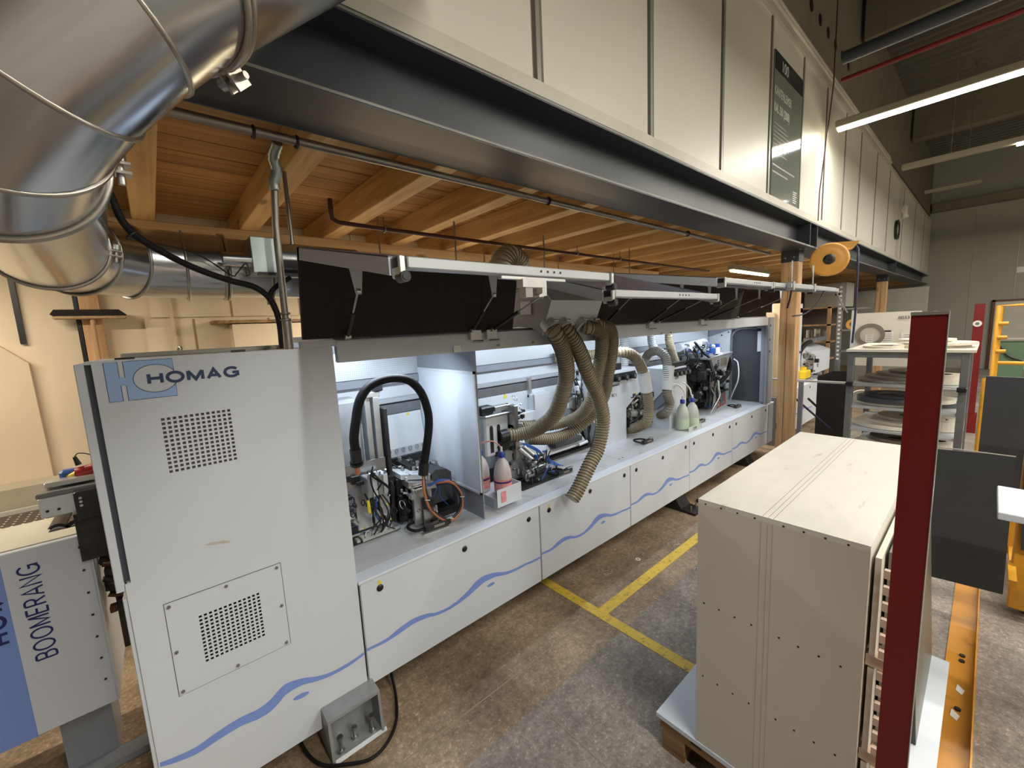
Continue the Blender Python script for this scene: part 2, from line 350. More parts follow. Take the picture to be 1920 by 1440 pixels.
def strokes(word, m_, parent, h, wd, loc, right, upv, sx=1., gap=.28):
    R_, U_ = V(right), V(upv); Nn = R_.cross(U_); o = V(loc); x = 0
    for ch in word:
        w_, pl_ = GL[ch]; m = M()
        for q, pts in enumerate(pts_ for pts_ in pl_):
            P = [(x+p[0]*h*sx, p[1]*h*(1-wd/h)+wd/2) for p in pts]
            closed = len(P) > 4 and (P[0][0]-P[-1][0])**2+(P[0][1]-P[-1][1])**2 < 1e-9
            L, Rr = [], []
            for i, p in enumerate(P):
                a = P[i-1] if i else (P[-2] if closed else None); b = P[i+1] if i < len(P)-1 else (P[1] if closed else None)
                d1 = V((p[0]-a[0], p[1]-a[1])).normalized() if a else None; d2 = V((b[0]-p[0], b[1]-p[1])).normalized() if b else None
                d1 = d1 or d2; d2 = d2 or d1; n1_ = V((-d1.y, d1.x)); n2_ = V((-d2.y, d2.x)); nn = n1_+n2_; nn = nn.normalized() if nn.length > 1e-6 else n1_
                k = min(1/max(nn.dot(n1_), .35), 2.)*wd/2
                e = V((0, 0))
                if not closed and i == 0: e = -d2*wd*(.5 if q and len(pts) < 3 and ch in 'EHA' else .0)*0
                L.append(V(p)+nn*k); Rr.append(V(p)-nn*k)
            z = .0006+.00006*q
            vs = [o+R_*v.x+U_*v.y+Nn*z for v in L+Rr]; n = len(L); m.add(vs, [(i, i+1, n+i+1, n+i) for i in range(n-1)])
        m.build('letter', m_, parent); x += (w_*sx+gap)*h
V2 = None

# ================================================================== SETTING
fl = struct(box(-7, 19.5, -8, 8, -.1, 0).build('floor', 'floor'), 'worn concrete workshop floor, brown with dust beside the machine')
M().box(.2, 4.6, 1.548, 1.554, 0, .0015).build('saw_cut', 'chalk', fl)
M().box(1.22, 1.226, .6, 1.35, 0, .0015).build('saw_cut', 'chalk', fl)
struct(box(-7, 19.5, -8.1, -8, 0, 6.4).build('wall_right', 'endwall'))
struct(box(-7.1, -7, -8, 8, 0, 6.4).build('wall_rear', 'endwall'))
ew = struct(box(18.55, 18.65, -8, 8, 0, 6.4).build('wall_end', 'endwall'), 'pale grey panelled end wall of the hall')
for y in (-4.2, -2.9, -1.6, -.35, .5): box(18.54, 18.552, y-.008, y+.008, 0, 4.7).build('panel_joint', 'joint', ew)
box(18.3, 18.55, -8, 1.42, 4.72, 4.95).build('crane_rail', 'concrete', ew)
# hall roof: trapezoidal deck, ribs run across the hall
prof = []
x = -7.
while x < 19.5: prof += [(x, 6.2), (x+.09, 6.2), (x+.12, 6.28), (x+.21, 6.28)]; x += .24
m = M(); v = [(x, y, z) for (x, z) in prof for y in (-8, 8)]; m.add(v, [(2*i, 2*i+1, 2*i+3, 2*i+2) for i in range(len(prof)-1)])
struct(m.build('ceiling', 'deck'), 'dark corrugated steel roof deck of the hall')
tr = struct(box(-7, 18.5, 1.47, 1.9, 4.66, 6.2).build('trim_1', 'concrete'), 'long concrete roof beam above the office wall')
for k in range(7): M().cyl((5.3+.34*k, 1.465, 5.05), (5.3+.34*k, 1.475, 5.05), .06).build('beam_hole', 'black', tr)
for i, x in enumerate((2.6, 7.9, 13.2)): struct(box(x, x+.3, -8, 1.42, 5.55, 6.2).build('trim_%d' % (i+2), 'concrete'), 'concrete cross beam under the roof deck')
# cream rear wall with painted blockwork
wb = struct(box(-7, 5.2, 4.0, 4.2, 0, 6.2).build('wall_back', 'cream'), 'cream painted rear wall behind the machine')
for r in range(7):
    z = 1.05+r*.25; x = .02-(.25 if r % 2 else 0)
    while x < 2.6:
        x1 = x+.49; x0 = max(x, -.02)
        if x1-x0 > .08: box(x0, x1-.008, 3.985, 4.001, z+.004, z+.242).build('brick', 'block', wb)
        x += .5
box(-.62, -.595, 3.975, 4.001, 1.9, 2.35).build('wall_slot', 'black', wb)
M().prism([(-1.1, .9), (-.59, .9), (-.60, 1.78), (-.71, 1.9), (-1.1, 1.94)], 'y', 3.955, 4.001).build('blocked_doorway', 'mortar', wb)
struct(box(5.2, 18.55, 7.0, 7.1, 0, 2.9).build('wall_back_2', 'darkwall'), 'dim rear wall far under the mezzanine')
struct(box(-7, -6.9, 1.5, 4, 0, 2.6).build('wall_side', 'cream'))

# ------------------------------------------------ office wall on the mezzanine
wl = struct(box(-3, 18.55, 1.44, 1.60, 2.9, 4.45).build('wall_left', 'joint'), 'pale panelled office wall standing on the mezzanine edge')
xs = [-1.9, -.9, .42, 1.47, 2.42, 3.41, 4.40, 5.33, 6.24, 7.2, 8.15, 9.4, 10.7, 12.6, 14.6, 16.6, 18.5]
for i in range(len(xs)-1):
    a, b = xs[i]+.035, xs[i+1]-.035
    box(a, b, 1.425, 1.441, 2.945, 4.42).build('wall_panel', 'wallpanel', wl)
    if 0 < i < len(xs)-1: box(xs[i]-.012, xs[i]+.012, 1.418, 1.441, 2.945, 4.42).build('joint_strip', 'joint', wl)
box(-3, 18.5, 1.405, 1.44, 2.88, 2.945).build('bottom_rail', 'trimlight', wl)
box(-3, 18.5, 1.40, 1.62, 4.42, 4.47).build('top_rail', 'trimlight', wl)
for (z, y) in ((4.52, 1.42), (4.60, 1.44)):
    M().tube([(-3, y, z), (10.6, y, z)], .03, 8).build('cable_pipe', 'trimlight', wl)
box(11.9, 12.1, 1.39, 1.425, 2.945, 4.42).build('pilaster', 'trimlight', wl)
# steel edge beam
bt = thing('steel_beam', 'long grey steel beam carrying the mezzanine above the machine', 'beam', (0, 1.545, 2.6))
box(-3, 18.5, 1.40, 1.69, 2.60, 2.618).build('bottom_flange', 'beam', bt)
box(-3, 18.5, 1.40, 1.69, 2.86, 2.88).build('top_flange', 'beam', bt)
box(-3, 18.5, 1.538, 1.552, 2.618, 2.86).build('web', 'beam', bt)
for z in (2.602, 2.862): box(-3, 18.5, 1.398, 1.40, z+.003, z+.012).build('edge_highlight', 'edge', bt)  # thin strips coloured lighter where the flange edges catch light
box(-3, 18.5, 1.69, 1.694, 2.598, 2.612).build('edge_highlight', 'edge', bt)
for x in (5.72, 6.0, 12.05): box(x, x+.012, 1.405, 1.538, 2.618, 2.86).build('stiffener', 'beam', bt)
for x in (5.85, 12.0): 
    for y in (1.45, 1.5): M().cyl((x-.1, y, 2.59), (x-.1, y, 2.63), .012, n=6).build('bolt', 'steel', bt)

# mezzanine floor seen from below
mz = struct(box(-3, 18.5, 1.70, 7, 2.815, 2.86).build('mezzanine_floor', 'joist'), 'timber mezzanine floor on exposed joists')
yy = 1.56
while yy < 4.0: box(-3, 7, yy, yy+.178, 2.79, 2.815).build('deck_board', 'board', mz); yy += .186
while yy < 7: box(3, 18.5, yy, yy+.30, 2.79, 2.815).build('deck_board', 'board', mz); yy += .31
j0 = None
for k in range(-4, 33):
    x = .055+.555*k
    j = box(-.055, .055, 1.56, 3.99 if x < 5 else 6.98, 2.62, 2.79, b=.004).build('joist', 'joist', mz)
    j.location = (x, 0, 0)
tag(box(-3, 6.1, 3.46, 3.6, 2.45, 2.62, b=.004).build('support_timber', 'ledger'), 'pale timber beam running under the joists at the rear', 'beam')

# posts
def post(x, label):
    t = thing('wooden_post', label, 'post', (x+.09, 1.615, 0))
    box(x, x+.18, 1.53, 1.70, 0, 2.53, b=.006).build('timber', 'post', t)
    box(x-.004, x+.184, 1.524, 1.706, 2.47, 2.60).build('steel_cap', 'beam', t)
    for y in (1.57, 1.66): M().cyl((x-.004, y, 2.52), (x-.016, y, 2.52), .011, n=6).build('bolt', 'steel', t)
    box(x+.085, x+.092, 1.5285, 1.532, .3, 2.2).build('drying_crack', 'pallet', t)
    box(x-.0015, x+.001, 1.62, 1.624, .2, 2.3).build('drying_crack', 'dark_metal', t)
post(5.8, 'knotty square timber post nearest the end of the long machine')
post(12.0, 'distant timber post standing beyond the white posted board')
# small clock, camera boxes on the far office wall
t = thing('wall_clock', 'small round black-rimmed clock high on the far office wall', 'clock', (11.75, 1.42, 3.47))
M().ring((11.75, 1.424, 3.47), (0, -1, 0), .15, .19, .05).build('rim', 'black', t); M().cyl((11.75, 1.423, 3.47), (11.75, 1.40, 3.47), .155, n=28).build('face', 'paper', t)
M().box(11.745, 11.755, 1.395, 1.40, 3.47, 3.58).box(11.75, 11.82, 1.395, 1.40, 3.465, 3.475).build('hands', 'black', t)
t = thing('alarm_box', 'small white box fixed near the ceiling on the far office wall', 'box', (12.4, 1.41, 3.98)); box(12.3, 12.5, 1.34, 1.42, 3.88, 4.02, b=.01).build('housing', 'paper', t); M().cyl((12.4, 1.38, 3.88), (12.4, 1.36, 3.78), .04, .06).build('horn', 'paper', t)

# hanging hall luminaires
def luminaire(x, y, z, L, label, lit=None):
    t = thing('hanging_lamp', label, 'lamp', (x, y, z))
    box(x-.06, x+.06, y-L/2, y+L/2, z, z+.075, b=.008).build('housing', 'lampbody', t)
    a, b = lit or (y-L/2+.02, y+L/2-.02)
    M().prism([(x-.045, z), (x-.03, z-.028), (x+.03, z-.028), (x+.045, z)], 'y', a, b).build('diffuser', 'tube', t)
    for yy in (y-L*.35, y+L*.42): M().tube([(x, yy, z+.07), (x, yy, 5.5)], .004, 5).build('suspension_wire', 'conduit', t)
    return t
LBL = ['bright linear hall lamp nearest the camera, ending at the office wall', 'second linear hall lamp, dark towards the office wall end', 'linear hall lamp hanging over the far part of the hall', 'linear hall lamp hanging nearest the end wall', 'linear hall lamp overhead above the aisle', 'linear hall lamp overhead beside the machine cabinet', 'added unseen fill lamp beyond the aisle, level with the cabinet', 'added unseen fill lamp beyond the aisle, level with the flaps', 'added unseen fill lamp beyond the aisle, level with the post']
for (x, y, z), lb in zip(HALL, LBL): luminaire(x, y, z, 3.0 if y < -5 else 4.85 if x != 8.85 else 6.3, lb, (-5, -.05) if x == 8.85 else None)
t = thing('unlit_fitting', 'short unlit fitting hanging near the far end of the roof', 'lamp', (11.9, .6, 4.1)); box(11.85, 11.93, .30, 1.05, 4.10, 4.15).build('housing', 'lampbody', t); M().tube([(11.89, .5, 4.14), (11.89, .5, 6.26)], .005, 5).build('suspension_wire', 'conduit', t)
# conduit and red pipe under the roof
tag(M().tube([(5.28, 1.10, 4.24), (5.28, -6, 4.24)], .055, 12).build('steel_pipe', 'beam'), 'thick blue-grey pipe crossing under the roof', 'pipe')
tag(M().tube([(5.55, 1.16, 4.16), (5.55, -6, 4.16)], .022, 8).build('red_pipe', 'red'), 'thin red pipe beside the thick grey pipe', 'pipe')
tag(M().tube([(9.0, -.35, 5.6), (9.0, -.35, 4.0)], .03, 8).build('drop_pipe', 'zinc'), 'pale vertical pipe dropping from the roof', 'pipe')
tag(M().tube([(5.9, 1.30, 5.3), (5.9, 1.30, 4.3), (5.9, 1.38, 3.2), (5.9, 1.38, 2.9)], .006, 6).build('hanging_cable', 'brownpipe'), 'brown cable running down the office wall from the roof', 'cable')
# mezzanine tube lamps
for i, (x, y, z) in enumerate(((6.75, 2.37, 2.5), (-1.3, 3.0, 2.5), (1.9, 3.1, 2.29), (3.9, 3.1, 2.29))):
    t = thing('tube_lamp', ['lit tube lamp under the joists left of the timber post', 'tube lamp under the joists above the conveyor', 'tube lamp under the joists behind the raised flaps', 'tube lamp hidden behind the raised flaps'][i], 'lamp', (x, y, z))
    box(x-.72, x+.72, y-.04, y+.04, z, z+.06).build('housing', 'lampbody', t); M().cyl((x-.7, y, z-.013), (x+.7, y, z-.013), .02, n=10).build('lamp_tube', 'tubew', t)
    for s in (-.5, .5): M().cyl((x+s, y, z+.06), (x+s, y, 2.80), .006, n=6).build('hanger', 'conduit', t)

# ------------------------------------------------ pipes under the joists
t = thing('steel_conduit', 'galvanised conduit pipe running along under the steel beam', 'pipe', (0, 1.74, 2.57))
M().tube([(-.6, 1.74, 2.578), (.3, 1.745, 2.58), (5.6, 1.77, 2.575)], .016, 10).build('pipe', 'conduit', t)
for x in (.36, .5, 1.85, 3.55): M().torus((x, 1.75, 2.578), X3, .019, .006, 14, 6).build('clip', 'dark_metal', t)
t = thing('riser_conduit', 'upright steel conduit rising from the white machine cabinet', 'pipe', (.43, 1.9, 1.81))
M().tube([(.425, 1.9, 1.81), (.428, 1.9, 1.93)], .019, 12).build('socket', 'conduit', t)
M().tube([(.427, 1.9, 1.93), (.43, 1.9, 2.3), (.44, 1.87, 2.50)], .0135, 12).build('pipe', 'conduit', t)
M().torus((.427, 1.9, 1.93), Z3, .017, .006, 16, 6).torus((.427, 1.9, 1.955), Z3, .016, .005, 16, 6).build('collar', 'conduit', t)
M().tube(cr([(.437, 1.875, 2.43), (.436, 1.87, 2.46), (.447, 1.855, 2.50), (.436, 1.835, 2.54), (.442, 1.78, 2.574)], 6), lambda i: .0185+.003*(i % 2), 12).build('taped_sleeve', 'zinc', t)
t = thing('rear_conduit', 'thin conduit behind the upright conduit', 'pipe', (.56, 2.2, 2.3)); M().tube([(.56, 2.2, 2.15), (.56, 2.2, 2.62)], .010, 8).build('pipe', 'conduit', t)
t = thing('brown_pipe', 'dark brown pipe hanging under the joists above the flaps', 'pipe', (.84, 2.44, 2.48))
M().tube([(.83, 2.42, 2.60), (.83, 2.42, 2.53), (.835, 2.43, 2.50), (.87, 2.44, 2.485), (1.2, 2.46, 2.485), (5.6, 2.47, 2.47)], .013, 10).build('pipe', 'brownpipe', t)
for x in (1.15, 2.95, 3.6): M().torus((x, 2.46, 2.485), X3, .016, .006, 14, 6).cyl((x, 2.46, 2.50), (x, 2.46, 2.56), .004, n=6).build('hanger', 'conduit', t)
for i, x in enumerate((1.72, 2.62, 3.9)): tag(M().cyl((x, 2.55, 1.9), (x, 2.55, 2.62), .007, n=8).build('drop_rod', 'conduit'), ['thin rod hanging left of the curved hose dome', 'thin rod hanging right of the curved hose dome', 'thin rod hanging above the second row of flaps'][i], 'rod')

# ------------------------------------------------ large extraction duct
R0 = .14
c0, dA, dB = V((.064, .826, 2.407)), V((-.629, -.354, -.692)).normalized(), V((-.055, .998, .007)).normalized()
E1 = [V((.064, .826, 2.407)), V((-.01, .813, 2.326)), V((-.083, .85, 2.252)), V((-.136, .931, 2.2)), V((-.16, 1.038, 2.182))]
E2 = [V((-.21, 1.96, 2.188)), V((-.169, 2.149, 2.189)), V((-.036, 2.289, 2.19)), V((.149, 2.34, 2.19))]
n1 = [dA, V((-.68, .11, -.72)), V((-.59, .55, -.59)), V((-.36, .87, -.33)), dB]
n2 = [dB, V((.47, .88, .01)), V((.86, .52, 0)), V((1, 0, 0))]
def gore(a, na, b, nb, r):
    """duct segment between the planes (a,na) and (b,nb)"""
    d = (b-a).normalized(); u = d.cross(V((.31, .2, .93))).normalized(); w_ = d.cross(u); n = 48
    ring = lambda c, nn: [(lambda p: p+d*((c-p).dot(nn)/d.dot(nn)))(c+(u*cos(2*pi*k/n)+w_*sin(2*pi*k/n))*r) for k in range(n)]
    return [ring(a, na.normalized()), ring(b, nb.normalized())]
dt = thing('extraction_duct', 'large shiny galvanised duct curving overhead at the upper left', 'duct', (0, 1.0, 2.3))
def seg(a, na, b, nb, nm='duct_section', r=R0):
    M().loft(gore(a, na, b, nb, r), False, True).build(nm, 'galv', dt)
seg(c0-dA*1.12, dA, c0, dA)
for i in range(4): seg(E1[i], n1[i], E1[i+1], n1[i+1], 'elbow_section')
seg(E1[4], dB, E2[0], dB)
for i in range(3): seg(E2[i], n2[i], E2[i+1], n2[i+1], 'elbow_section')
xD = V((.29, 2.34, 2.19)); seg(E2[3], n2[3], xD, V(X3)); seg(xD, V(X3), V((.9, 2.34, 2.19)), V(X3), r=.132)
def bead(c, nn, d=None, r=R0, br=.0045, nm='seam_bead'):
    d = (d or nn).normalized(); nn = nn.normalized(); u = d.cross(V((.31, .2, .93))).normalized(); w_ = d.cross(u)
    pts = [(lambda p: p+d*((c-p).dot(nn)/d.dot(nn)))(c+(u*cos(2*pi*k/64)+w_*sin(2*pi*k/64))*r) for k in range(64)]
    M().tube(pts, br, 6, True).build(nm, 'galv_ring', dt)
for c, nn in zip(E1[1:4], n1[1:4]): bead(c, nn)
for c, nn in zip(E2[1:4], n2[1:4]): bead(c, nn, r=R0*1.036, br=.0055)
def clamp(c, d, r=R0, ang=0.):
    d = d.normalized(); u = d.cross(V((.31, .2, .93))).normalized(); w_ = d.cross(u)
    m = M()
    m.tube([c+(u*cos(2*pi*k/64)+w_*sin(2*pi*k/64))*(r+.004)-d*.007 for k in range(64)], .006, 6, True)
    m.tube([c+(u*cos(2*pi*k/64)+w_*sin(2*pi*k/64))*(r+.004)+d*.007 for k in range(64)], .006, 6, True)
    m.build('clamp_ring', 'galv_ring', dt)
    q = u*cos(ang)+w_*sin(ang); s_ = d.cross(q); p = c+q*(r+.018)
    m = M()
    for sg in (-1, 1):
        m.add([p+s_*(.006*sg)+d*a+q*b for a, b in ((-.016, -.018), (.016, -.018), (.016, .016), (-.016, .016))]+[p+s_*(.011*sg)+d*a+q*b for a, b in ((-.016, -.018), (.016, -.018), (.016, .016), (-.016, .016))], [(0, 1, 2, 3), (7, 6, 5, 4), (0, 4, 5, 1), (1, 5, 6, 2), (2, 6, 7, 3), (3, 7, 4, 0)])
    m.build('clamp_lug', 'galv_ring', dt)
    M().cyl(p-s_*.028, p+s_*.028, .006, n=8).cyl(p-s_*.030, p-s_*.014, .012, n=6).build('clamp_bolt', 'steel', dt)
def ang_for(c, d, target):
    d = d.normalized(); u = d.cross(V((.31, .2, .93))).normalized(); w_ = d.cross(u); q = V(target)-c
    return atan2(q.dot(w_), q.dot(u))
clamp(c0, dA, ang=ang_for(c0, dA, c0+V((.10, .05, -.12))))
clamp(E1[4]+dB*.05, dB, ang=ang_for(E1[4], dB, E1[4]+V((.14, 0, -.0))))
clamp(E2[0], dB, ang=ang_for(E2[0], dB, E2[0]+V((.14, 0, -.02))))
clamp(xD, V(X3), ang=ang_for(xD, V(X3), xD+V((0, -.1, .0))))
clamp(V((.47, 2.34, 2.19)), V(X3), r=.132, ang=ang_for(xD, V(X3), xD+V((0, 0, -.1))))
# zinc valve box beside the duct
t = thing('damper_box', 'greenish zinc damper box at the end of the duct', 'box', (.44, 2.06, 2.2))
box(.36, .47, 2.05, 2.2, 2.135, 2.285, b=.003).build('housing', 'zinc', t)
M().cyl((.47, 2.1, 2.2), (.60, 2.1, 2.2), .075, n=28).build('pipe_stub', 'galv', t)
M().cyl((.26, 2.08, 2.19), (.36, 2.08, 2.19), .028, n=20).build('side_pipe', 'galv', t)
box(.375, .60, 2.035, 2.06, 2.125, 2.138).build('bracket', 'black', t)
# black hose going from the duct to the cabinet
t = thing('black_hose', 'thick black hose drooping from the duct to the cabinet top', 'hose', (0, 1.9, 2.2))
M().tube(cr([(-.045, 1.93, 2.36), (-.02, 1.93, 2.26), (.03, 1.92, 2.20), (.14, 1.92, 2.13), (.25, 1.92, 2.085), (.335, 1.92, 2.06), (.385, 1.92, 2.01), (.405, 1.92, 1.93), (.405, 1.92, 1.815)], 8), .0115, 12).build('main_hose', 'rubber', t)
M().tube(cr([(.398, 1.93, 1.97), (.39, 1.95, 2.03), (.42, 1.96, 2.07), (.48, 1.98, 2.11)], 8), .010, 12).build('branch_hose', 'rubber', t)
M().torus((-.005, 1.925, 2.225), (.6, 0, -.7), .014, .005, 16, 6).build('cable_tie', 'black', t)
tag(M().tube(cr([(-.02, 1.95, 2.215), (.05, 2.0, 2.215), (.15, 2.1, 2.215), (.22, 2.15, 2.19), (.28, 2.05, 2.12), (.30, 2.05, 2.13), (.335, 2.05, 2.17), (.345, 2.05, 2.13), (.33, 2.05, 2.12)], 8), .003, 6).build('thin_wire', 'black'), 'thin black wire looping along the duct to the damper box', 'wire')

# things on the rear wall
t = thing('broom', 'wide workshop broom hanging head-up on the rear wall', 'broom', (-.28, 3.88, 1.7))
M().prism([(-.46, 2.075), (-.445, 2.062), (-.12, 2.062), (-.105, 2.07), (-.14, 2.105), (-.44, 2.105)], 'y', 3.86, 3.92).build('bristles', 'bristle', t)
box(-.45, -.11, 3.85, 3.93, 2.045, 2.063, b=.004).build('head', 'mdf', t)
M().cyl((-.275, 3.88, 2.05), (-.285, 3.88, .9), .012, n=10).build('handle', 'post', t)
t = thing('wall_timber', 'upright timber board with a black strip on the rear wall', 'board', (-.30, 3.95, 0))
box(-.33, -.235, 3.93, 3.985, .5, 2.6).build('board', 'post', t); box(-.355, -.334, 3.93, 3.985, .5, 2.6).build('black_strip', 'black', t)
tag(box(.125, .145, 3.955, 3.985, .6, 2.7).build('wall_batten', 'mortar'), 'thin cream batten on the blockwork above the cabinet', 'batten')
t = thing('wall_cupboard', 'cream box with a projecting top fixed to the rear wall', 'cupboard', (.75, 3.9, 1.8)); box(.48, 1.3, 3.8, 3.985, 1.5, 1.985).build('case', 'cream', t); box(.36, 1.35, 3.78, 3.985, 1.992, 2.015).build('top_board', 'pallet', t)

# ================================================================== END CABINET (white, vented)
CY = 1.85
ec = thing('machine_cabinet', 'tall white vented cabinet closing the near end of the machine', 'cabinet', (.2, CY, 0))
def pf(x0, x1, z0, z1, y, th, holes):
    """plate facing -y with real square holes; holes = list of (cx,cz,half) on a grid"""
    m = M(); hx = sorted({round(h[0], 5) for h in holes}); hz = sorted({round(h[1], 5) for h in holes}); hw = holes[0][2]; hh = holes[0][3]
    xs_ = [x0]+[v for c in hx for v in (c-hw, c+hw)]+[x1]; zs_ = [z0]+[v for c in hz for v in (c-hh, c+hh)]+[z1]
    nx, nz = len(xs_), len(zs_)
    v = [(x, y, z) for z in zs_ for x in xs_]+[(x, y+th, z) for z in zs_ for x in xs_]; o = nx*nz; f = []
    for j in range(nz-1):
        for i in range(nx-1):
            a = j*nx+i; q = (a, a+1, a+nx+1, a+nx)
            if i % 2 == 1 and j % 2 == 1:
                f += [(q[0], q[1], q[1]+o, q[0]+o), (q[1], q[2], q[2]+o, q[1]+o), (q[2], q[3], q[3]+o, q[2]+o), (q[3], q[0], q[0]+o, q[3]+o)]
            else: f += [q, tuple(k+o for k in q[::-1])]
    return m.add(v, f)
def holes(x0, x1, z0, z1, n, k, fx=.3, fz=.3):
    dx, dz = (x1-x0)/n, (z1-z0)/k
    return [(x0+dx*(i+.5), z0+dz*(j+.5), dx*fx, dz*fz) for i in range(n) for j in range(k)]
# body
CX0, CX1, CZ0, CZ1 = -.168, .582, .108, 1.81
pf(-.075, .26, 1.36, 1.645, CY, .003, holes(-.012, .194, 1.403, 1.605, 13, 13)).build('vent_grille', 'paint', ec)
m = M()  # front sheet around the two vent openings
FX = -.153
for a in ((FX, CX1, 1.645, CZ1), (FX, -.075, 1.36, 1.645), (.26, CX1, 1.36, 1.645), (FX, CX1, 1.06, 1.36), (CX0, CX1, .944, 1.06), (CX0, -.084, .576, .944), (.288, CX1, .576, .944), (CX0, CX1, CZ0, .576)):
    m.box(a[0], a[1], CY, CY+.003, a[2], a[3])
m.build('front_sheet', 'paint', ec)
ap = pf(-.082, .286, .579, .941, CY-.0015, .003, holes(.003, .204, .66, .855, 13, 13)).build('access_panel', 'paint', ec)
for (x, z) in ((-.07, .928), (.10, .928), (.272, .928), (-.07, .75), (.272, .76), (-.07, .592), (.10, .592), (.272, .592)): M().cyl((x, CY-.0015, z), (x, CY-.006, z), .006, n=8).build('screw', 'alu_dark', ap)
m = M().box(CX0, CX1, 1.95, 2.38, CZ0, CZ1-.004).box(FX, FX+.02, CY+.003, 1.96, 1.06, CZ1-.004).box(CX0, CX0+.02, CY+.003, 1.96, CZ0, 1.06).box(CX1-.02, CX1, CY+.003, 1.96, CZ0, CZ1-.004).box(CX0, CX1, CY+.003, 1.96, CZ1-.01, CZ1-.0005).box(CX0, CX1, CY+.003, 1.96, CZ0, CZ0+.02)
m.build('body', 'paint', ec)
box(-.15, .57, 1.942, 1.949, .2, 1.15).build('vent_backing', 'foam', ec); box(-.06, .25, 1.862, 1.87, 1.37, 1.635).build('filter_mat', 'grillback', ec)
# bevelled edge return and the open side door on the left
M().prism([(CX0-.004, CY+.012), (CX0+.004, CY), (CX0+.004, CY+.02)], 'z', CZ0, 1.06).build('edge_return', 'paint', ec)
box(-.170, FX+.001, 1.866, 1.96, 1.065, 1.80).build('side_recess', 'slot', ec)
box(-.181, -.1695, 1.854, 2.30, .12, 1.005, b=.002).build('lower_side_cover', 'paint', ec)
M().prism([(-.181, 1.01), (-.169, 1.01), (-.158, 1.062), (-.162, 1.062)], 'y', 1.853, 1.86).build('corner_gusset', 'trimlight', ec)
box(-.215, -.195, 2.30, 2.33, .25, .95).build('side_rail', 'trimlight', ec)
for z in (.40, .55, .68, .80): M().cyl((-.205, 2.30, z), (-.205, 2.285, z), .012, n=8).build('rail_bolt', 'dark_metal', ec)
M().prism([(.055, 1.112), (.075, 1.116), (.09, 1.112), (.115, 1.108), (.135, 1.098), (.128, 1.092), (.105, 1.099), (.07, 1.105)], 'y', CY-.0008, CY).build('torn_sticker', 'trimlight', ec)
box(-.192, -.170, 1.852, 2.39, 1.035, 1.803, b=.002).build('side_door', 'paint', ec)
for (x, y) in ((-.10, 1.9), (.25, 2.1)): M().box(x, x+.05, y, y+.02, CZ1-.004, CZ1+.006).build('lifting_slot', 'dark_metal', ec)
M().torus((.09, 2.33, CZ1+.012), (1, .4, 0), .018, .005, 18, 6).build('lifting_eye', 'steel', ec)
box(-.1, .5, 2.25, 2.38, CZ1-.004, CZ1+.015, b=.003).build('rear_top_tray', 'trimlight', ec)
# printed emblem: H and an oval cut from a pale blue block
yp = CY-.0008
def plate(poly, nm, m_, y=yp, th=.0008, parent=ec): return M().prism(poly, 'y', y, y+th).build(nm, m_, parent)
plate([(-.126, 1.675), (-.126, 1.803), (-.093, 1.803), (-.093, 1.752), (-.080, 1.752), (-.080, 1.803), (-.064, 1.804), (-.064, 1.675), (-.080, 1.675), (-.080, 1.726), (-.093, 1.726), (-.093, 1.675)], 'printed_emblem', 'logoblue')
def oval(cx, cz, a, b, t0, t1, n=40): return [(cx+a*cos(t0+(t1-t0)*i/n), cz+b*sin(t0+(t1-t0)*i/n)) for i in range(n+1)]
# upper and lower halves of the block around the oval
cxo, czo, ao, bo = -.004, 1.741, .057, .047
up_ = [(-.064, 1.804), (-.064, 1.741), (cxo-ao, czo)]+oval(cxo, czo, ao, bo, pi, .55, 30)+[(.046, 1.804)]
lo_ = [(-.064, 1.675), (.046, 1.675), (.046, 1.700)]+[(cxo+ao*cos(t), czo-bo*sin(t)) for t in [.78+(pi-.78)*i/30 for i in range(31)]]+[(-.064, 1.741)]
def strip_fill(curve, zedge, x_left):
    m = M()
    for (a, b) in zip(curve, curve[1:]):
        m.add([(a[0], yp, a[1]), (b[0], yp, b[1]), (b[0], yp, zedge), (a[0], yp, zedge)], [(0, 1, 2, 3)])
    return m
c1 = oval(cxo, czo, ao, bo, pi, .35, 30); m = strip_fill([p for p in c1 if p[0] <= .046], 1.804, -.064); m.box(-.064, cxo-ao, yp, yp+.0008, czo, 1.804)
c2 = [(x, 2*czo-z) for x, z in oval(cxo, czo, ao, bo, pi, .35, 30)]; c2 = [p for p in c2 if p[0] <= .046]
for (a, b) in zip(c2, c2[1:]): m.add([(a[0], yp, a[1]), (b[0], yp, b[1]), (b[0], yp, 1.675), (a[0], yp, 1.675)], [(3, 2, 1, 0)])
m.box(-.064, cxo-ao, yp, yp+.0008, 1.675, czo); m.build('printed_emblem', 'logoblue', ec)
ol = [(x, yp-.0003, z) for x, z in oval(cxo, czo, ao, bo, .35, 2*pi-.35, 40)]
M().tube(ol, .0011, 4).build('emblem_outline', 'navy', ec)
M().tube([(cxo+ao*.94, yp, 1.757+.001), (.046, yp, 1.764), (.046, yp, 1.804), (-.0640, yp, 1.804)], .0009, 4).build('emblem_outline', 'navy', ec)
M().tube([(cxo+ao*.94, yp, 1.725), (.046, yp, 1.716), (.046, yp, 1.675), (-.0640, yp, 1.675)], .0009, 4).build('emblem_outline', 'navy', ec)
M().tube([(x, yp, z) for x, z in [(-.126, 1.675), (-.126, 1.803), (-.093, 1.803), (-.093, 1.752), (-.080, 1.752), (-.080, 1.804), (-.064, 1.804)]], .0009, 4).tube([(x, yp, z) for x, z in [(-.126, 1.675), (-.093, 1.675), (-.093, 1.726), (-.080, 1.726), (-.080, 1.675), (-.064, 1.675)]], .0009, 4).build('emblem_outline', 'navy', ec)
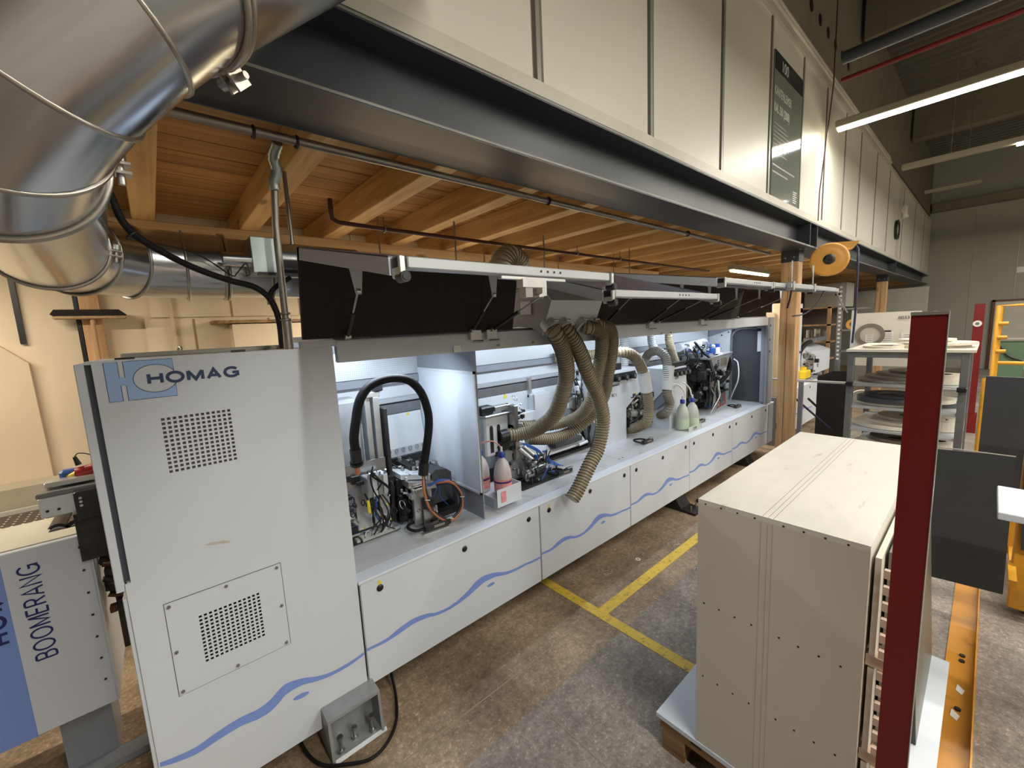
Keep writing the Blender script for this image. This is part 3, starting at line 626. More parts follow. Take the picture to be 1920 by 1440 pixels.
strokes('HOMAG', 'navy', ec, .042, .0098, (-.022, CY-.0012, 1.7195), X3, Z3, sx=1.0, gap=.37)

# wave stripes
def wave(pts, parent, dx=0., eye=None, y=CY-.0009):
    """pts: (x,z,half width)"""
    P = cr([(a, 0, b) for a, b, _ in pts], 8); Wd = cr([(a, 0, c) for a, b, c in pts], 8)
    L = [(p.x+dx, y, p.z-w_.z*1.45) for p, w_ in zip(P, Wd)]; U = [(p.x+dx, y, p.z+w_.z*1.45) for p, w_ in zip(P, Wd)]; n = len(L)
    m = M().add(L+U, [(i, i+1, n+i+1, n+i) for i in range(n-1)])
    m.add([(a, y+.0008, c) for a, _, c in L+U], [(i, n+i, n+i+1, i+1) for i in range(n-1)])
    m.build('wave_stripe', 'blue', parent)
    if eye:
        ex, ez, ea, eb, rot = eye
        ps = [(ex+dx+ea*cos(t)*cos(rot)-eb*sin(t)*sin(rot), ez+ea*cos(t)*sin(rot)+eb*sin(t)*cos(rot)) for t in [2*pi*i/24 for i in range(24)]]
        M().prism(ps, 'y', y, y+.0008).build('wave_dot', 'blue', parent)
wave([(-.164, .358, .006), (-.12, .345, .008), (-.06, .336, .010), (.01, .347, .012), (.08, .352, .013), (.143, .344, .015), (.185, .351, .017), (.215, .368, .018), (.25, .386, .016), (.31, .380, .011), (.37, .356, .008), (.43, .342, .006), (.50, .341, .006), (.55, .347, .005), (.58, .354, .005)], ec, eye=(.30, .318, .032, .011, -.12))

# foot bracket of the cabinet
t = thing('foot_bracket', 'grey steel foot bracket with three levelling bolts under the cabinet', 'bracket', (.49, 1.8, 0))
M().prism([(1.74, 0), (2.1, 0), (2.1, .012), (1.752, .012)], 'x', .375, .615).build('base_plate', 'cast', t)
M().prism([(1.76, .205), (2.1, .215), (2.1, .2), (1.76, .19)], 'x', .375, .60).build('top_plate', 'cast', t)
for x in (.375, .598): M().prism([(1.745, 0), (2.1, 0), (2.1, .21), (1.76, .205)], 'x', x-.006, x+.006).build('side_web', 'cast', t)
M().box(.375, .60, 1.85, 1.862, .01, .2).build('back_web', 'cast', t)
for (x, y, h) in ((.415, 1.775, .075), (.485, 1.80, .055), (.56, 1.775, .08)):
    b_0 = M().cyl((x, y, .012), (x, y, h), .008, n=12).build('levelling_bolt', 'steel', t)
    M().cyl((x, y, h), (x, y, h+.014), .014, n=6).build('nut', 'steel', b_0); M().cyl((x, y, .012), (x, y, .024), .016, n=6).build('nut', 'steel', b_0)
t = thing('floor_cable', 'black cable lying in a loop around the foot bracket', 'cable', (.5, 1.8, 0))
M().tube(cr([(.75, 2.0, .09), (.72, 1.87, .02), (.66, 1.74, .012), (.58, 1.67, .010), (.50, 1.655, .010), (.42, 1.70, .010), (.33, 1.78, .012), (.29, 1.9, .03), (.28, 2.05, .10)], 8), .007, 10).build('cable', 'rubber', t)

# ================================================================== MACHINE BASE
mb = thing('edge_banding_machine', 'long white machine base with a row of wave-striped front panels', 'machine', (3.4, 2.1, 0))
box(.59, 6.18, 1.875, 2.9, .17, .695).build('frame_box', 'dark_metal', mb)
box(.585, 6.2, 1.845, 1.93, .697, .712, b=.003).build('front_lip', 'paint', mb)
wx = [.6, 1.50, 2.30, 2.86, 3.45, 4.3, 5.0, 6.15]
for a, b in zip(wx, wx[1:]): box(a, b-.003, 1.93, 2.39, .700, .713).build('worktop_plate', 'paint_dirty', mb)
box(.59, 6.15, 2.39, 2.43, .70, .735, b=.003).build('guide_rail', 'dark_metal', mb)
box(.59, 6.15, 2.43, 2.9, .66, .70).build('chip_tray', 'dark_metal', mb)
px = [(.592, 1.768), (1.776, 2.812), (2.820, 3.83), (3.838, 4.86), (4.868, 6.00)]
shape1 = [(0, .362, .005), (.10, .357, .006), (.17, .369, .010), (.25, .379, .010), (.33, .368, .008), (.38, .351, .006), (.45, .343, .006), (.52, .349, .008), (.59, .367, .012), (.65, .390, .016), (.71, .402, .014), (.79, .392, .010), (.87, .366, .007), (.95, .354, .006), (1.04, .351, .005), (1.10, .345, .005), (1.176, .343, .005)]
for i, (a, b) in enumerate(px):
    fp = box(a, b, CY, 1.872, .172, .700 if i < 1 else .700, b=.004).build('front_panel', 'paint', mb)
    L = b-a; sc_ = L/1.176
    wave([(a+x*sc_, z, h) for x, z, h in shape1], fp, eye=(a+.755*sc_, .345, .028, .010, .0))
    for j, f in enumerate((.08, .5, .92)):
        M().lathe([(.001, -.004), (.016, -.004), (.0175, 0), (.0175, .002)], (a+L*f, CY, .640), 'y', 16).build('latch_knob', 'black', fp)
        if j == 0 and i < 2: M().prism([(a+L*f-.013, .660), (a+L*f+.013, .660), (a+L*f, .684)], 'y', CY-.001, CY).build('warning_sticker', 'warn', fp)
box(6.01, 6.2, CY, 2.4, .172, .70, b=.004).build('end_post', 'paint_grey', mb)
for x in (3.78, 5.5):
    f = M().prism([(1.72, 0), (2.3, 0), (2.3, .17), (1.95, .17), (1.86, .03), (1.72, .02)], 'x', x-.09, x+.09).build('machine_foot', 'dark_metal', mb)
    for q in (-.05, .05): M().cyl((x+q, 1.78, .02), (x+q, 1.78, .07), .008, n=8).build('foot_bolt', 'steel', f)
tag(box(4.0, 4.16, 1.62, 1.86, .0, .03, b=.004).build('foot_plate', 'dark_metal'), 'dark steel foot plate on the floor beside the base', 'plate')
# small hex keys or screws lying on the lip
m = M()
for x in (2.85, 2.9, 4.14, 4.18, 5.3, 5.36): m.box(x, x+.02, 1.985, 1.99, .713, .716)
m.build('slot_marks', 'dark_metal', mb)
# interior rear
box(.59, 6.0, 2.66, 2.72, .70, 1.86).build('rear_wall', 'paint_in', mb)
box(.60, 5.95, 2.625, 2.66, 1.575, 1.75).build('perforated_sheet', 'perf', mb)
box(.60, 5.95, 2.60, 2.66, 1.522, 1.572, b=.003).build('cable_trunk', 'paint_grey', mb)
box(.60, 5.95, 2.60, 2.655, 1.395, 1.425, b=.004).build('upper_rail', 'alu_paint', mb)
box(.60, 5.95, 2.605, 2.655, 1.318, 1.385, b=.004).build('lower_rail', 'alu_dark', mb)
for x in (2.40, 3.0): box(x, x+.035, 2.575, 2.61, 1.25, 1.425, b=.003).build('rail_clamp', 'alu', mb)
M().prism([(2.60, 1.315), (2.655, 1.315), (2.655, 1.03), (2.57, 1.03), (2.56, 1.09)], 'x', 1.03, 1.37).build('pressure_beam', 'paint_in', mb)
M().prism([(2.60, 1.315), (2.655, 1.315), (2.655, .98), (2.60, .98)], 'x', 1.42, 4.1).build('pressure_beam', 'paint_in', mb)
for k in range(6): M().ring((1.10+k*.05, 2.5595, 1.075), (0, -1, 0), .009, .013, .002, 14).build('plug', 'paint_grey', mb)
box(1.0, 1.385, 2.54, 2.66, .98, 1.03).build('dark_slot', 'dark_metal', mb)
for x, z in ((1.27, 1.28), (2.15, 1.285)): M().prism([(x-.022, z), (x+.022, z), (x, z+.038)], 'y', 2.596, 2.599).build('warning_sticker', 'warn', mb)
t = thing('control_box', 'small white junction box on the rear wall behind the hoses', 'box', (2.55, 2.55, 1.1)); box(2.40, 2.62, 2.53, 2.60, 1.04, 1.28, b=.004).build('lid', 'paint_in', t); box(2.40, 2.415, 2.525, 2.535, 1.04, 1.28).build('hinge', 'alu', t)

# ================================================================== HOOD, FLAPS
hd = thing('machine_hood', 'grey hood frame bridging the open working area', 'hood', (3.3, 2.2, 1.74))
box(.60, 5.9, CY, 1.885, 1.738, 1.838, b=.004).build('lintel', 'paint', hd)
box(.46, .60, CY, 1.885, 1.811, 1.838).build('lintel_end', 'paint', hd)
box(.60, 5.95, 1.885, 2.72, 1.83, 1.85).build('roof_sheet', 'paint_grey', hd)
box(.60, 1.36, CY-.004, CY, 1.745, 1.83).build('lintel_cover', 'paint', hd)
for x, s_ in ((1.50, '242'), (1.78, '241')):
    p_ = box(x-.03, x+.03, CY-.002, CY, 1.748, 1.772).build('number_plate', 'paper', hd); text(s_, 'ink', p_, .020, (x-.022, CY-.003, 1.753), X3, Z3)
for x in (3.30, 3.46): p_ = box(x-.02, x+.02, CY-.002, CY, 1.735, 1.765).build('number_plate', 'paper', hd); M().cyl((x, CY-.002, 1.75), (x, CY-.004, 1.75), .007, n=10).build('key_symbol', 'ink', p_)
M().box(1.19, 1.235, 1.84, 1.85, 1.742, 1.775).build('latch', 'alu', hd)
for x in (1.31, 1.42, 3.08, 4.0): 
    M().box(x-.02, x+.05, 1.82, 1.85, 1.80, 1.85).cyl((x+.0, 1.83, 1.79), (x+.04, 1.79, 1.79), .008, n=8).build('hinge_fitting', 'alu', hd)
def flap(x0, x1, zf, label, left_end=True, handle=None, roller_l=True, yA=1.76, zA=2.17, yf=.965, cut=None):
    t = thing('hood_flap', label, 'flap', ((x0+x1)/2, 1.8, 1.85), 'raised hood flaps')
    for q0, q1 in (((x0, cut[0]), (cut[1], x1)) if cut else ((x0, x1),)):
        M().prism([(1.835, 1.845), (1.86, 1.845), (1.785, zA+.03), (1.76, zA+.03)], 'x', q0, q1).build('inner_lining', 'foam', t)
        M().prism([(1.86, 1.845), (1.866, 1.845), (1.791, zA+.035), (1.785, zA+.03)], 'x', q0, q1).build('outer_skin', 'flap_skin', t)
    # top section, slopes down to the front profile
    M().prism([(1.785, zA+.034), (1.785, zA+.03), (yf+.03, zf+.018), (yf+.03, zf+.022)], 'x', x0, x1).build('top_skin', 'flap_skin', t)
    M().prism([(1.775, zA+.029), (1.775, zA-.005), (yf+.03, zf-.012), (yf+.03, zf+.017)], 'x', x0+.02, x1-.02).build('top_lining', 'foam', t)
    for s, a in ((0, x0), (1, x1-.018)): M().prism([(1.79, zA+.03), (1.79, zA-.015), (yf+.03, zf-.026), (yf+.03, zf+.018)], 'x', a, a+.018).build('side_frame', 'paint', t)
    pr = box(x0+.03, x1-.03, yf-.012, yf+.032, zf-.012, zf+.017, b=.003).build('front_profile', 'alu_paint', t)
    for k in range(4): M().cyl(((x0+x1)/2+.05+.03*k, yf-.012, zf+.004), ((x0+x1)/2+.05+.03*k, yf-.0135, zf+.004), .004, n=8).build('profile_hole', 'ink', pr)
    for s, a in ((0, x0), (1, x1-.03)):
        a += .006 if s == 0 else .006
        box(a, a+.018, yf-.014, yf+.032, zf-.035, zf+.019, b=.003).build('end_cap', 'alu', t)
        box(a+(-.0005 if s == 0 else .0175), a+(.001 if s == 0 else .0185), yf-.006, yf+.026, zf-.010, zf+.014).build('cap_recess', 'black', t)
        if s == 1 or roller_l: M().cyl((a+.012, yf+.012, zf-.033), (a+.012, yf-.022, zf-.033), .0135, n=18).cyl((a+.012, yf-.022, zf-.033), (a+.012, yf-.024, zf-.033), .009, n=14).build('buffer_wheel', 'black', t)
    return t
FL = [flap(.469, 1.358, 2.022, 'raised flap nearest the camera, long pale front rail, black lining'),
      flap(1.362, 2.345, 1.965, 'second raised flap from the cabinet, hanging lower than its neighbours', yf=.985, cut=(1.60, 2.245)),
      flap(2.35, 3.108, 2.050, 'third raised flap, right of the low hanging flap', roller_l=False),
      flap(3.112, 3.988, 2.052, 'fourth raised flap from the cabinet', roller_l=False),
      flap(3.992, 4.88, 2.055, 'farthest raised flap, ending beside the timber post', roller_l=False)]
# latch handle under flap 1
t = FL[0]
M().box(.80, 1.08, .955, .975, 1.998, 2.006).box(.88, .98, .95, .98, 1.975, 2.0).build('latch_plate', 'alu', t)
M().box(.895, .925, .955, .985, 1.945, 1.978).build('latch_block', 'steel', t)
M().prism([(.965, 1.998), (.985, 1.998), (.985, 1.95), (.95, 1.945), (.95, 1.952), (.965, 1.958)], 'y', .952, .978).build('latch_hook', 'alu', t)
# gas struts
def strut(x, yt, zt, dx, lab, yb=1.815, zb=1.85):
    t = thing('gas_strut', lab, 'strut', (x, yb, zb), 'gas struts holding up the flaps')
    M().prism([(x+dx-.034, zt+.13), (x+dx+.03, zt+.13), (x+dx+.012, zt-.012), (x+dx-.010, zt-.012)], 'y', yt-.004, yt).build('upper_bracket', 'paint', t)
    a, b = V((x+dx, yt, zt)), V((x, yb, zb)); mid = a.lerp(b, .45)
    M().cyl(b, mid, .009, n=10).build('cylinder', 'black', t); M().cyl(mid, a, .0045, n=8).build('rod', 'steel', t)
    M().cyl(a-V((.008, 0, 0)), a+V((.008, 0, 0)), .011, n=10).build('ball_joint', 'alu', t); M().cyl(b-V((.012, 0, 0)), b+V((.012, 0, 0)), .012, n=10).build('ball_joint', 'alu', t)
strut(.64, 1.60, 2.02, -.02, 'gas strut at the left end of the nearest flap')
strut(1.30, 1.62, 2.02, .0, 'gas strut at the right end of the nearest flap')
strut(1.44, 1.45, 2.00, .02, 'slanting black strut at the left end of the low flap')
strut(2.46, 1.6, 2.02, .0, 'gas strut at the left end of the third flap')
strut(3.06, 1.55, 2.02, .0, 'gas strut at the right end of the third flap')
strut(3.2, 1.45, 2.02, .1, 'gas strut at the left end of the fourth flap')
strut(3.95, 1.5, 2.02, .0, 'gas strut at the right end of the fourth flap')
strut(4.1, 1.4, 2.02, .1, 'gas strut at the left end of the farthest flap')
strut(4.85, 1.45, 2.02, .1, 'gas strut nearest the timber post')
# end wall of the hood
he = thing('hood_end_frame', 'grey end frame of the hood with a dark foam door', 'frame', (6.0, 2.2, .7))
box(5.9, 6.12, CY, 1.875, .72, 1.835, b=.003).build('front_flange', 'paint_grey', he)
for z in (1.73, 1.55, 1.40): M().cyl((5.985, CY, z), (5.985, CY-.002, z), .016, n=12).build('hole', 'ink', he)
M().prism([(1.87, 1.70), (2.30, 1.70), (2.62, 1.60), (2.66, 1.62), (2.66, 1.84), (1.87, 1.835)], 'x', 5.97, 6.03).build('top_web', 'paint_grey', he)
box(6.0, 6.03, 1.875, 2.32, .72, 1.72).build('foam_door', 'foam_dark', he)
box(5.94, 6.0, 1.875, 1.94, .74, 1.70).build('inner_jamb', 'paint_grey', he); box(5.95, 5.99, 1.94, 1.985, 1.40, 1.66).build('hinge_plate', 'paint', he)
M().tube(cr([(5.97, 2.0, 1.70), (5.97, 2.20, 1.70), (5.97, 2.29, 1.64), (5.97, 2.31, 1.50), (5.97, 2.31, .73)], 6), .016, 8).build('door_frame', 'alu_dark', he)
box(5.985, 6.02, 2.33, 2.66, .715, 1.72).build('white_side_panel', 'paint_in', he)
for y, z in ((2.36, 1.66), (2.45, 1.62), (2.60, 1.62)): M().cyl((5.985, y, z), (5.98, y, z), .01, n=8).build('screw', 'ink', he)
tag(M().tube(cr([(5.9, 2.25, 1.3), (5.85, 2.18, 1.25), (5.8, 2.15, 1.05), (5.82, 2.22, .86), (5.85, 2.27, .74)], 8), .008, 8).build('clear_tube', 'frost'), 'pale thin tube looping in front of the foam door', 'tube')

# partition plate
pt = thing('partition_plate', 'large white partition plate hanging between the two work zones', 'partition', (1.386, 2.2, .715))
box(1.383, 1.389, 1.925, 2.62, .718, 1.737).build('plate', 'paint_grey', pt)
M().box(1.374, 1.384, 1.93, 2.61, 1.600, 1.615).box(1.374, 1.384, 1.93, 2.61, .872, .885).box(1.374, 1.384, 1.93, 1.945, .872, 1.615).build('raised_frame', 'paint_in', pt)
box(1.378, 1.3835, 1.945, 2.61, .885, 1.60).build('inner_sheet', 'frost', pt)
# ================================================================== DISTRIBUTOR BOX + HOSES
db = thing('extraction_manifold', 'grey sloping suction box under the low flap with four nozzles', 'box', (2.0, 1.75, 1.9))
M().prism([(2.03, 1.862), (1.845, 1.848), (1.757, 1.80), (1.67, 2.0), (1.74, 2.085), (1.80, 2.085), (2.03, 2.07)], 'x', 1.765, 2.235).build('housing', 'paint_grey', db)
M().prism([(1.742, 2.087), (1.668, 2.002), (1.672, 1.998), (1.746, 2.083)], 'x', 1.76, 2.24).build('top_cover', 'paint_in', db)
M().prism([(1.754, 1.800), (1.667, 2.001), (1.671, 2.001), (1.758, 1.800)], 'x', 1.762, 2.238).build('front_cover', 'paint_in', db)
M().box(1.758, 1.765, 1.84, 1.93, 1.93, 2.01).build('side_plate', 'paint', db)
nz = [(1.80, 1.74), (1.91, 1.74), (2.08, 1.74), (2.19, 1.74)]
for i, (x, y) in enumerate(nz):
    n_ = M().cyl((x, y+.01, 1.88), (x-.0, y-.035, 1.835), .048, n=22).build('nozzle', 'paint_in', db)
    M().cyl((x-.02, y-.062, 1.885), (x+.02, y-.062, 1.885), .009, n=8).build('toggle_clip', 'alu', n_)
def hose(P, r, lab, grp, body='hose', coil='coil', pitch=.0205, cuff=None, sleeve=None):
    pts = resample(cr(P, 14), .008); t = thing('suction_hose', lab, 'hose', tuple(pts[0]), grp)
    M().tube(pts, lambda i: r*.94, 18).build('hose_wall', body, t)
    # spiral reinforcement
    u = None; cp = []; s = 0; prev = None; fine = resample(pts, .0011)
    for i, p in enumerate(fine):
        d = (fine[min(i+3, len(fine)-1)]-fine[max(i-3, 0)]).normalized()
        if u is None: u = d.orthogonal().normalized()
        else: u = (u-d*u.dot(d)).normalized()
        if prev is not None: s += (p-prev).length
        prev = p; an = 2*pi*s/pitch; cp.append(p+(u*cos(an)+d.cross(u)*sin(an))*r)
    c_ = M().tube(cp, .0040, 5).build('spiral_coil', coil, t); c_['kind'] = 'stuff'
    if cuff: M().tube(resample(pts[:max(3, int(cuff/.008))], .01), r*1.12, 18).build('end_cuff', 'black', t)
    return t
G = 'flexible suction hoses in the machine'
hose([(1.80, 1.715, 1.845), (1.825, 1.70, 1.80), (1.925, 1.74, 1.70), (2.008, 1.79, 1.544), (2.018, 1.85, 1.38), (2.035, 1.95, 1.235), (2.03, 2.1, 1.127), (1.965, 2.19, 1.085), (1.86, 2.25, 1.085)], .050, 'brown ribbed hose from the first nozzle curving to the near unit', G)
hose([(1.91, 1.715, 1.845), (1.945, 1.70, 1.80), (2.04, 1.705, 1.69), (2.14, 1.72, 1.533), (2.26, 1.74, 1.372), (2.325, 1.745, 1.191), (2.273, 1.745, 1.01), (2.169, 1.745, .901), (2.05, 1.75, .764), (1.985, 1.755, .704)], .047, 'brown ribbed hose with its loose end hanging over the base edge', G)
hose([(2.08, 1.715, 1.845), (2.13, 1.69, 1.83), (2.28, 1.72, 1.81), (2.40, 1.80, 1.68), (2.45, 1.88, 1.50), (2.48, 1.97, 1.28), (2.50, 2.12, 1.13), (2.40, 2.26, 1.065), (2.15, 2.34, 1.08), (2.0, 2.38, 1.105)], .044, 'brown ribbed hose from the third nozzle, passing behind the loose one', G)
hose([(2.19, 1.715, 1.85), (2.25, 1.70, 1.84), (2.42, 1.74, 1.80), (2.53, 1.81, 1.66), (2.56, 1.87, 1.47), (2.62, 1.96, 1.28), (2.62, 2.1, 1.10), (2.49, 2.2, .985), (2.30, 2.25, .965), (2.10, 2.3, 1.0)], .044, 'brown ribbed hose from the fourth nozzle, hanging lowest behind', G)
hose([(2.75, 2.60, 1.56), (2.99, 2.45, 1.57), (3.078, 2.28, 1.585), (3.15, 2.15, 1.596), (3.27, 2.1, 1.548), (3.37, 2.08, 1.42), (3.44, 2.08, 1.226), (3.48, 2.08, 1.04), (3.47, 2.1, .91), (3.50, 2.25, .815), (3.56, 2.4, .775)], .046, 'long brown hose arching over the first white extraction box', G)
hose([(4.09, 2.5, 1.42), (4.03, 2.4, 1.51), (3.95, 2.25, 1.545), (3.93, 2.15, 1.473), (3.90, 2.12, 1.325), (3.89, 2.12, 1.136), (3.95, 2.12, 1.015), (3.94, 2.15, .912), (4.05, 2.3, .845), (4.2, 2.5, .82)], .044, 'grey hose looping beside the second white extraction box', G, 'hosegrey')
hose([(4.32, 2.33, 1.80), (4.33, 2.33, 1.62), (4.58, 2.38, 1.35), (4.75, 2.38, 1.12), (4.78, 2.38, .92)], .042, 'pale hose dropping from the hood between the white box and dark unit', G)
hose([(4.10, 2.42, 1.80), (4.12, 2.42, 1.64), (4.20, 2.42, 1.50)], .045, 'short white hose stub above the second white extraction box', G, 'hosew', 'coilw')
hose([(3.72, 2.50, 1.80), (3.72, 2.50, 1.50), (3.70, 2.50, 1.38)], .045, 'white upright hose behind the arching brown hose', G, 'hosew', 'coilw')
hose([(1.93, 2.30, 2.25), (1.945, 2.30, 2.31), (2.01, 2.30, 2.355), (2.075, 2.30, 2.31), (2.09, 2.30, 2.24), (2.1, 2.30, 1.86)], .094, 'grey-brown hose dome rising above the raised flaps', G, 'hose', 'coil')
for P, lab in ((((3.39, 2.08, 1.40), (3.445, 2.08, 1.21)), 'white tape sleeve wrapped round the arching brown hose'), (((3.925, 2.12, 1.40), (3.885, 2.12, 1.16)), 'white tape sleeve wrapped round the grey looping hose')):
    tag(M().tube(cr([P[0], V(P[0]).lerp(V(P[1]), .5), P[1]], 4), .056, 20).build('tape_sleeve', 'hosew'), lab, 'sleeve')

# ================================================================== EXTRACTION BOXES
def xbox(poly, y0, y1, lab, kx, top, side=None):
    t = thing('extraction_box', lab, 'machine cover', (poly[0][0], y0, .713))
    M().prism(poly, 'y', y0, y1).build('cover', 'paint', t)
    for x, z in kx:
        k_ = M().cyl((x, y0, z), (x, y0-.045, z), .030, n=14).build('knob', 'black', t); M().cyl((x, y0-.045, z), (x, y0-.05, z), .018, n=12).build('knob_cap', 'alu_dark', k_)
    M().box(kx[0][0]-.05, kx[-1][0]+.05, y0-.015, y0, kx[0][1]-.025, kx[0][1]+.045).build('knob_rail', 'black', t)
    M().box(*top).build('top_vent', 'black', t)
    return t
t = xbox([(3.07, .713), (3.44, .713), (3.44, 1.02), (3.60, 1.11), (3.73, 1.17), (3.66, 1.41), (2.86, 1.41), (2.86, 1.05), (3.0, .90)], 2.30, 2.50, 'white suction cover with black knobs, left one of the pair', [(3.13+.135*k, 1.335) for k in range(4)], (3.10, 3.38, 2.31, 2.36, 1.41, 1.47))
M().box(3.2, 3.30, 2.298, 2.30, 1.265, 1.275).build('marker_writing', 'ink', t); text('RC 1', 'ink', t, .04, (3.2, 2.298, 1.165), X3, Z3); text('L7 1795', 'ink', t, .035, (3.22, 2.298, 1.262), X3, Z3)
M().prism([(3.58, 1.13), (3.62, 1.13), (3.60, 1.165)], 'y', 2.298, 2.30).build('warning_sticker', 'warn', t)
t = xbox([(4.02, .713), (4.30, .713), (4.36, .80), (4.36, 1.36), (4.02, 1.36)], 2.15, 2.45, 'white suction cover with black knobs, right one of the pair', [(4.08+.09*k, 1.30) for k in range(4)], (4.04, 4.34, 2.16, 2.24, 1.36, 1.41))
M().prism([(2.15, .713), (2.45, .713), (2.45, 1.05), (2.15, .98)], 'x', 4.0, 4.02).build('lower_side', 'paint', t)
M().prism([(2.17, 1.36), (2.45, 1.36), (2.45, 1.02), (2.30, 1.02), (2.17, 1.16)], 'x', 3.95, 4.02).build('side_duct', 'paint_in', t)
M().prism([(2.17, 1.16), (2.30, 1.02), (2.45, 1.02), (2.45, .95), (2.28, .93), (2.17, 1.02)], 'x', 3.97, 4.02).build('side_duct_base', 'paint_grey', t)
text('R2 P', 'ink', t, .035, (4.12, 2.148, 1.235), X3, Z3)

# ================================================================== UNITS
def cables(parent, n, x0, x1, y0, y1, za, zb, m_='black', r=.004, sag=.05, name='cable'):
    for i in range(n):
        a = V((random.uniform(x0, x1), random.uniform(y0, y1), za+random.uniform(-.02, .02))); b = V((random.uniform(x0, x1), random.uniform(y0, y1), zb+random.uniform(-.03, .03)))
        q = a.lerp(b, .5)+V((random.uniform(-.04, .04), random.uniform(-.06, 0), -sag*random.random()))
        M().tube(cr([a, a.lerp(q, .5)+V((random.uniform(-.02, .02), 0, 0)), q, b], 6), r, 6).build(name, m_, parent)
def clutter(parent, n, x0, x1, y0, y1, z0, z1, mats, smax=.035, name='small_fittings', seed=1):
    rg = random.Random(seed); ms = {k: M() for k in mats}
    for i in range(n):
        k = mats[rg.randrange(len(mats))]; m = ms[k]; x, y, z = rg.uniform(x0, x1), rg.uniform(y0, y1), rg.uniform(z0, z1)
        a, b, c = (rg.uniform(.006, smax) for _ in range(3)); q = rg.random()
        if q < .5: m.box(x-a/2, x+a/2, y-b/2, y+b/2, z-c/2, z+c/2, b=.002)
        elif q < .85:
            d = [(a, 0, 0), (0, -b, 0), (0, 0, c), (a, 0, -c)][rg.randrange(4)]; m.cyl((x, y, z), (x+d[0], y+d[1], z+d[2]), rg.uniform(.003, smax*.35), n=10)
        else: m.torus((x, y, z), (rg.random(), -1, rg.random()), rg.uniform(.01, .028), .003, 14, 5)
    for k, m in ms.items():
        if m.v: o = m.build(name, k, parent); o['kind'] = 'stuff'
# --- unit A1: upright slide with valve block and energy hose
t = thing('premill_unit', 'upright grey slide unit with valves and cables behind the cabinet', 'machine unit', (.85, 2.3, .713))
box(.62, .855, 2.33, 2.48, 1.10, 1.50, b=.02).build('motor_housing', 'cast', t); M().cyl((.70, 2.40, 1.50), (.70, 2.40, 1.505), .05, n=20).build('housing_port', 'alu', t)
box(.87, .90, 2.30, 2.38, .75, 1.50, b=.003).box(.91, .945, 2.28, 2.38, .75, 1.50, b=.003).build('slide_rail', 'alu', t)
box(.955, .975, 2.25, 2.36, .735, 1.43, b=.003).build('side_plate', 'dark_metal', t)
box(.875, .955, 2.28, 2.36, 1.50, 1.53, b=.003).build('top_bracket', 'alu', t); box(.92, .972, 2.27, 2.32, 1.53, 1.585, b=.006).build('encoder', 'black', t)
box(.66, .93, 2.235, 2.245, 1.02, 1.155).build('mounting_plate', 'steel', t)
box(.75, .945, 2.26, 2.27, .76, 1.05).build('lower_plate', 'alu', t)
box(.74, .96, 2.18, 2.27, .725, .745, b=.003).build('foot_plate', 'alu', t)
box(.60, .97, 2.20, 2.42, .713, .728).build('base_recess', 'black', t)
for k in range(4):
    vb = box(.772+k*.030, .798+k*.030, 2.12, 2.21, .985, 1.095, b=.003).build('valve_block', 'paint_in' if k % 2 else 'cast', t)
    M().cyl((.785+k*.030, 2.13, 1.095), (.785+k*.030, 2.11, 1.125), .006, n=8).build('valve_fitting', 'alu', vb)
cables(t, 10, .76, .92, 2.12, 2.22, .99, .78, 'black', .0042); cables(t, 4, .77, .89, 2.10, 2.14, 1.14, 1.0, 'rubber', .004, .02)
cables(t, 2, .76, .85, 2.13, 2.17, 1.02, .86, 'bluehose', .005); M().tube([(.775, 2.14, .97), (.777, 2.138, .90)], .009, 8).build('yellow_connector', 'warn', t)
M().tube(cr([(.90, 2.15, 1.07), (.915, 2.12, 1.0), (.88, 2.12, .85), (.83, 2.14, .77)], 8), .006, 8).build('cable', 'black', t)
box(.90, .93, 2.13, 2.16, 1.03, 1.07, b=.004).build('connector', 'black', t)
for x in (.84, .87, .90): M().cyl((x, 2.2, .75), (x, 2.2, .79), .007, n=8).build('fitting', 'steel', t)
t = thing('energy_hose', 'thick black energy hose forming a tall arch', 'hose', (.9, 2.1, 1.1))
H = cr([(.728, 2.12, 1.26), (.724, 2.11, 1.33), (.738, 2.10, 1.418), (.770, 2.10, 1.524), (.833, 2.10, 1.592), (.938, 2.10, 1.616), (1.046, 2.10, 1.594), (1.118, 2.10, 1.517), (1.152, 2.10, 1.405), (1.152, 2.10, 1.309), (1.126, 2.10, 1.187), (1.102, 2.10, 1.10)], 10)
M().tube(H, .0235, 20).build('sheath', 'rubber', t)
M().cyl((.728, 2.12, 1.27), (.73, 2.125, 1.20), .029, n=20).cyl((.73, 2.125, 1.20), (.732, 2.13, 1.185), .034, n=20).build('end_gland', 'black', t); M().cyl((1.104, 2.10, 1.105), (1.092, 2.10, 1.035), .029, n=20).build('end_gland', 'black', t)
M().cyl((.732, 2.13, 1.19), (.735, 2.14, 1.13), .014, n=10).build('copper_lead', 'copper', t)
for k, (dx, m_) in enumerate(((0, 'copper'), (.010, 'black'))):
    L_ = cr([(1.092+dx*.3, 2.10, 1.04), (1.07+dx, 2.06, .95), (1.10+dx, 2.05, .83), (1.20, 2.04, .735+dx), (1.29-dx, 2.04, .765+dx), (1.31-dx, 2.05, .86), (1.25, 2.06, .955-dx), (1.17, 2.10, .965-dx)], 10)
    M().tube(L_, .0085, 10).build('looped_lead', m_, t)
M().tube(cr([(1.25, 2.07, .965), (1.18, 2.09, .975), (1.10, 2.12, .94)], 8), .008, 8).build('blue_lead', 'bluehose', t)
for p in ((1.08, 2.05, .90), (1.31, 2.045, .85), (1.22, 2.04, .745)): M().torus(p, (.3, .2, 1), .013, .003, 12, 5).build('cable_tie', 'paint_in', t)
